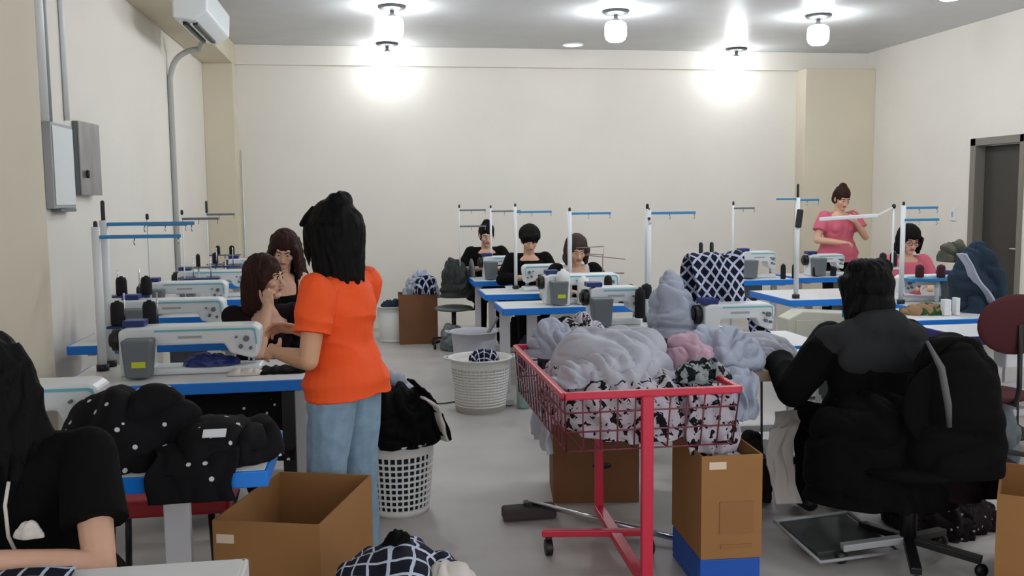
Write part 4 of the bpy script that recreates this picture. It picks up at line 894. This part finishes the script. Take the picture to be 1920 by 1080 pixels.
MB().tube([(0, 0, .085), V((0, 0, .085)).lerp(V((e1.x, e1.y, .035)), .97)], .014, 12).build('pole', CHROME, mp_); e2 = V((0, 0, .085)).lerp(V((e1.x, e1.y, .035)), .97)
MB().cap(e2, (e1.x, e1.y, .035), .016).build('grip', BLACK, mp_); MB().box((0, 0, .075), (.05, .05, .03)).build('joint', BLACK, mp_, .005)

# ------------------------------------------------------------------ right half tables and machines
table('wooden-edged table under the white jersey cloth in front of the black coat', PY(1395, 700, 4.2).x, PY(1395, 700, 4.2).x+1.1, 4.18, 4.75, top=TOPM, edge=mat('wood_edge', (176, 150, 128), .6), legm=BLACK, legs=(.05, .95), lw=.05)
table('table holding the machine with lattice cloth, behind the red cart', PY(1290, 600, 5.1).x, PY(1290, 600, 5.1).x+.75, 4.85, 5.42)
machine('white sewing machine below the hanging lattice cloth', PY(1378, 600, 5.1).x, 5.1, .42, H=.22, housing=False)
drape('lattice_cloth', 'navy and white lattice cloth draped tall behind the white machine', 'cloth', [PY(1342, 585, 5.25)+V((0, .14, 0)), PY(1340, 500, 5.25)+V((0, .14, .0)), PY(1340, 478, 5.25)+V((0, .1, 0)), PY(1340, 472, 5.25)+V((0, .02, 0)), PY(1342, 482, 5.25)+V((0, -.03, 0)), PY(1346, 530, 5.25)+V((0, -.05, 0)), PY(1348, 590, 5.25)+V((0, -.05, 0))], .32, GRIDD, amp=.035, wl=.13, seed=11, thick=.02, nv=90)
t = thing('cloth_rack', 'low rack holding up the tall lattice cloth', 'rack', (PY(1342, 520, 5.3).x, 5.3, .762))
zt = PY(1342, 484, 5.3).z-.762
MB().cyl((-.10, 0, 0), (-.10, 0, zt), .008).cyl((.10, 0, 0), (.10, 0, zt), .008).build('upright', WHITE, t); MB().box((0, 0, zt), (.28, .05, .012)).build('crossbar', WHITE, t)
for k, x in enumerate((1312, 1332)): q = PY(x, 466, 5.32); MB().cap((q.x-t.location.x, .0, zt), (q.x-t.location.x, .0, zt+.085), .012).build('black_peg', BLACK, t)
drape('lattice_cloth', 'lattice cloth strip falling right of the white machine', 'cloth', [PY(1400, 560, 5.2), PY(1420, 600, 5.12), PY(1432, 645, 5.0)], .11, GRIDD, amp=.015, seed=12)
# table C with cream cabinet
tc0 = PZ(1440, 545, .76); tc1 = PZ(1515, 577, .76)
table('blue-edged table with the cream cabinet beneath, middle right', 3.32, 4.50, 6.98, 7.78, legs=(.3, .9))
cb = thing('machine_cabinet', 'cream metal machine cabinet below the blue-edged table', 'cabinet', (3.62, 6.85, 0))
MB().prism([(-.42, .02), (.30, .02), (.30, .66), (-.30, .70), (-.42, .64)], -.10, .10).build('cabinet_shell', CREAM, cb, .01)
MB().box((-.25, -.104, .50), (.22, .006, .26), R=Matrix.Rotation(-.0, 3, 'Y')).build('door_panel', CREAM, cb, .003)
MB().cyl((.1, -.10, .56), (.1, -.12, .56), .02).build('knob', BLACK, cb)
sh = thing('scrap_chute', 'grey sloping scrap chute before the cream cabinet', 'chute', (3.28, 6.4, .0))
MB().prism([(-.16, .42), (.12, .42), (.12, .66)], -.08, .08).build('hopper', mat('chute_grey', (120, 118, 110), .5), sh, .004); MB().cyl((0, 0, 0), (0, 0, .42), .02).build('post', LGREY, sh)
table('blue-edged table in front of the pink-shirted woman', 4.3, 5.4, 8.85, 9.4)
machine('white sewing machine in front of the pink-shirted woman', PY(1545, 505, 9.1).x, 9.1, .38, H=.22, lab=False)
table('blue-edged table at the back, left of the pink-shirted woman', 3.30, 4.2, 8.72, 9.25)
machine('white overlock machine at the back, right of the lattice cloth', PY(1418, 500, 9.0).x, 9.0, .36, H=.27, lab=False)
cn = 'black thread cones on the right-hand tables'
for (x, y, Y, h_, r, l, m_) in ((1468, 531, 8.78, .15, .026, 'black thread cone at the right end of the back table, left of two', THREAD), (1490, 531, 8.78, .15, .030, 'black thread cone at the right end of the back table, right of two', THREAD),
        (1528, 530, 8.95, .10, .03, 'black thread cone beneath the pink-shirted woman, left', THREAD), (1562, 530, 8.95, .10, .03, 'black thread cone beneath the pink-shirted woman, right', THREAD),
        (1655, 500, 7.3, .12, .03, 'black thread cone left of the woman with glasses', THREAD), (1675, 500, 7.3, .13, .03, 'black thread cone close to the woman with glasses', THREAD),
        (1724, 520, 6.6, .10, .032, 'maroon thread cone in front of the woman with glasses, left one', MAROONT), (1764, 520, 6.6, .10, .032, 'maroon thread cone in front of the woman with glasses, right one', MAROONT)):
    q = PY(x, y, Y); cone(l, (q.x, Y, q.z if Y < 8 else .763), h_, r, m_, cn)
q = PY(1665, 502, 7.3); t = thing('spool_tray', 'spool tray on a post left of the woman with glasses', 'spool tray', (q.x, 7.3, .762)); MB().box((0, 0, q.z-.762-.004), (.22, .1, .012)).build('tray', WHITE, t, .002); MB().cyl((0, .03, 0), (0, .03, q.z-.772), .01).build('post', WHITE, t)
q = PY(1740, 521, 6.6); t = thing('spool_tray', 'blue spool shelf on a white post in front of the woman with glasses', 'spool tray', (q.x, 6.6, .762)); MB().box((0, 0, q.z-.762-.012), (.34, .12, .022)).build('tray', SKY, t, .002); MB().cyl((.08, .0, 0), (.08, .0, q.z-.785), .018).build('post', WHITE, t)
table('table of the woman with glasses', 3.98, 5.15, 6.42, 6.95, legs=(.1, .9))
machine('white sewing machine of the woman with glasses', PY(1735, 550, 6.72).x, 6.74, .44, H=.20, flip=True, lab=False)
q = PY(1517, 400, 6.9); st = stand('tall pole with crossed teal arm and black tip, middle right', q.x, 7.1, h=1.575, arm=.18, armz=(.0,), poler=.020, tip=.10)
MB().box((-.09, 0, 1.575-.762-.01), (.18, .022, .016)).build('guide_arm', SKY, st, .003)
q = PY(1506, 410, 7.0); o = MB().box((0, 0, 0), (.05, .03, .15), R=Matrix.Rotation(.12, 3, 'Y')).build('thread_tensioner', BLACK, bev=.01); o.parent = st; o.location = (q.x-st.location.x, -.03, q.z-.762)
q = PY(1701, 400, 6.5); st = stand('white thread stand with double arms by the woman with glasses', q.x, 6.55, h=1.51, arm=.28, armz=(0, .09), poler=.018, tip=.02, armm=SKY)
q = PY(1390, 390, 8.6); stand('thin thread stand with short grey arm behind the lattice cloth', q.x, 8.8, h=1.50, arm=.22, armz=(.01,), poler=.010, tip=.03, armm=GREY)
# white swing lamp arm
t = thing('led_arm', 'long white slanted lamp arm in front of the pink-shirted woman', 'lamp arm', (PY(1675, 560, 7.2).x, 7.2, .762))
a = PY(1537, 411, 7.2)-t.location; b_ = PY(1645, 404, 7.2)-t.location; c_ = PY(1676, 388, 7.2)-t.location
MB().bar(a, b_, .03, .03).build('light_bar', WHITE, t, .006); MB().bar(b_, c_, .012).build('joint_arm', WHITE, t); MB().cyl((c_.x, c_.y, 0), c_, .008).build('post', WHITE, t); MB().cap(c_, c_+V((0, 0, .01)), .016).build('top_knob', BLACK, t)
# table with clutter, teal heap
table('blue-edged table carrying clutter, right of the black coat', 3.40, 4.85, 5.66, 6.3, legs=(.1, .9))
heap('cloth_heap', 'tall deep teal cloth heap by the doorway side of the right table', 'cloth', (PY(1840, 560, 6.05).x, 6.05, .762), (.24, .20, .50), 101, TEALC, amp=.05, wl=.14, zp=2.2, pw=1.0, t1=1.6, lean=(-.14, 0))
drape('hanging_cloth', 'pale grey-blue cloth running down the right of the teal heap', 'cloth', [PY(1805, 475, 5.95), PY(1835, 530, 5.9), PY(1860, 565, 5.85), PY(1905, 590, 5.8)], .10, PALEG, axis=(0, 1, 0), amp=.02, seed=14)
heap('cloth_heap', 'olive grey cloth on top of the teal heap', 'cloth', (PY(1795, 490, 6.2).x, 6.25, 1.10), (.10, .08, .15), 103, OLIVE, amp=.03, wl=.08)
heap('cloth_heap', 'green and tan scraps on the right clutter table', 'cloth', (PY(1742, 585, 5.9).x, 5.95, .762), (.17, .1, .07), 104, blot_mat('green_tan', (150, 120, 90), (50, 84, 52), 9, .5), amp=.02, wl=.06)
for (x, y, w_, h_, l) in ((1778, 588, .05, .11, 'white small box on the clutter table, left one'), (1800, 588, .03, .12, 'white small box on the clutter table, right one')):
    q = PZ(x, 592, .762); o = MB().box((0, 0, h_/2), (w_, .05, h_)).build('small_box', WHITE, bev=.003, loc=(q.x, 5.85, .762)); tag(o, l, 'box')
q = PY(1712, 560, 5.9)
chair('maroon upholstered chair to the right of the black coat', PY(1850, 610, 4.9).x, 4.85, radians(180), MAROON, z=.47, bh=1.02, bw=.48)
table('table at the right border with dark blue edge', PZ(1850, 640, .76).x, PZ(1850, 640, .76).x+.9, 4.95, 5.45, legs=(.12, .9), edge=mat('dark_blue_edge', (40, 40, 120), .4))
q = PY(1885, 680, 5.1); o = MB().bx(-.07, .07, -.06, .06, 0, .16).build('control_box', WHITE, bev=.01, loc=(q.x-.0, 5.06, .55)); tag(o, 'white control box fixed under the right border table', 'control box')
cone('black thread cone at the right border of the view', (PY(1918, 620, 5.2).x, 5.2, .763), .15, .03)
# floor clutter right
q = PZ(1880, 900, 0); heap('fabric_sack', 'grey plastic sack on the floor behind the black coat', 'sack', (PZ(1890, 880, 0).x-.05, 5.05, .01), (.28, .22, .42), 111, GREY, amp=.05, wl=.15, pw=.8, t1=1.6)
q = PZ(1860, 905, 0)
tl = PZ(1835, 905, .42)
carton('cardboard box cut by the right border at the floor', (tl.x+.33, tl.y-.10), .5, .5, .42, radians(-38), m=CARD)
q = PZ(1468, 985, 0); heap('dark_bag', 'dark brown bag on the floor between the tall box and the black coat', 'bag', (q.x+.02, q.y+.42, 0), (.09, .10, .36), 133, mat('dark_brown_cloth', (30, 20, 18), .9), amp=.03, wl=.12, pw=.6, t1=1.6)
q = PZ(1560, 1010, .04)
pd = thing('treadle', 'grey metal treadle frame on the floor left of the chair leg', 'treadle', (q.x, q.y, 0), radians(8))
MB().box((0, 0, .06), (.36, .30, .02), R=Matrix.Rotation(.12, 3, 'X')).build('plate', mat('treadle_grey', (62, 64, 64), .5), pd, .004)
fr_ = MB(); fr_.tube([(-.2, .16, .09), (-.2, -.2, .03), (.2, -.2, .03), (.2, .16, .09)], .009, 8); fr_.tube([(-.2, .16, .09), (.2, .16, .09)], .009, 8); fr_.build('frame', LGREY, pd)
drape('hanging_cloth', 'off-white cloth hanging beside the tall cardboard box, left of the coat', 'cloth', [PY(1478, 770, 4.3), PY(1470, 800, 4.2), PY(1462, 870, 4.15), PY(1480, 945, 4.1)], .17, OFFW, amp=.03, wl=.07, seed=17, taper=(.8, .7))
# chair of the back person with jacket
bp = tb.location
tcb = thing('office_chair', 'black swivel chair under the person in the black coat', 'chair', (bp.x+.02, 3.62, 0))
MB().ell((0, 0, .43), (.24, .22, .04), n=24).build('seat', BLK, tcb); MB().cyl((0, 0, .1), (0, 0, .40), .035).build('column', BLACK, tcb)
for k in range(5):
    a = 2*pi*k/5+.5; g_ = MB().bar((0, 0, .11), (.29*cos(a), .29*sin(a), .075), .045, .03).build('leg', BLACK if k != 2 else LGREY, tcb, .004); MB().ell((.29*cos(a), .29*sin(a), .03), (.03, .02, .03), n=12).build('caster', BLACK, g_)
MB().ell((.10, -.12, .72), (.22, .035, .20), n=24).build('backrest', BLK, tcb); MB().tube([(0, -.08, .40), (.05, -.16, .42), (.08, -.17, .55), (.1, -.14, .72)], .02).build('back_bracket', BLACK, tcb)
jx = PY(1775, 700, 3.6).x
heap('black_jacket', 'bulky black jacket hung over the back of the swivel chair', 'jacket', (jx-.0, 3.55, .42), (.225, .14, .60), 121, BLK, amp=.03, wl=.16, pw=.55, t1=1.6, fdir=1.5, lobes=.05)
heap('jacket_skirt', 'lower part of the hung dark coat spreading right above the box', 'coat', (jx+.09, 3.60, .30), (.17, .12, .42), 122, BLKR, amp=.03, wl=.15, pw=.7, t1=1.6, lean=(-.25, 0))
tag(MB().tube([PY(1738, 640, 3.38), PY(1765, 690, 3.36), PY(1778, 760, 3.36), PY(1780, 800, 3.38)], [.006, .014, .014, .010], 10).build('grey_strap', mat('reflective_grey', (95, 95, 96), .5)), 'grey piping stripe down the bulky black jacket', 'strap')
heap('black_coat_skirt', 'skirt of the black coat gathered on the swivel chair seat', 'coat', (bp.x-.04, 3.74, .26), (.33, .26, .46), 123, BLK, amp=.03, wl=.15, pw=.5, t1=1.6)
q = PZ(1770, 985, .0); heap('cloth_heap', 'dark sequined scraps on the floor beside the right box', 'cloth', (q.x, q.y, .0), (.27, .20, .17), 131, blot_mat('dark_speck', (34, 26, 30), (190, 190, 195), 22, .14, 'vor'), amp=.03, wl=.07)
q = PZ(1800, 930, .0); heap('cloth_heap', 'white cloth bundle between the swivel chair and the right box', 'cloth', (q.x, q.y+.12, .0), (.10, .09, .22), 132, OFFW, amp=.02, wl=.08)
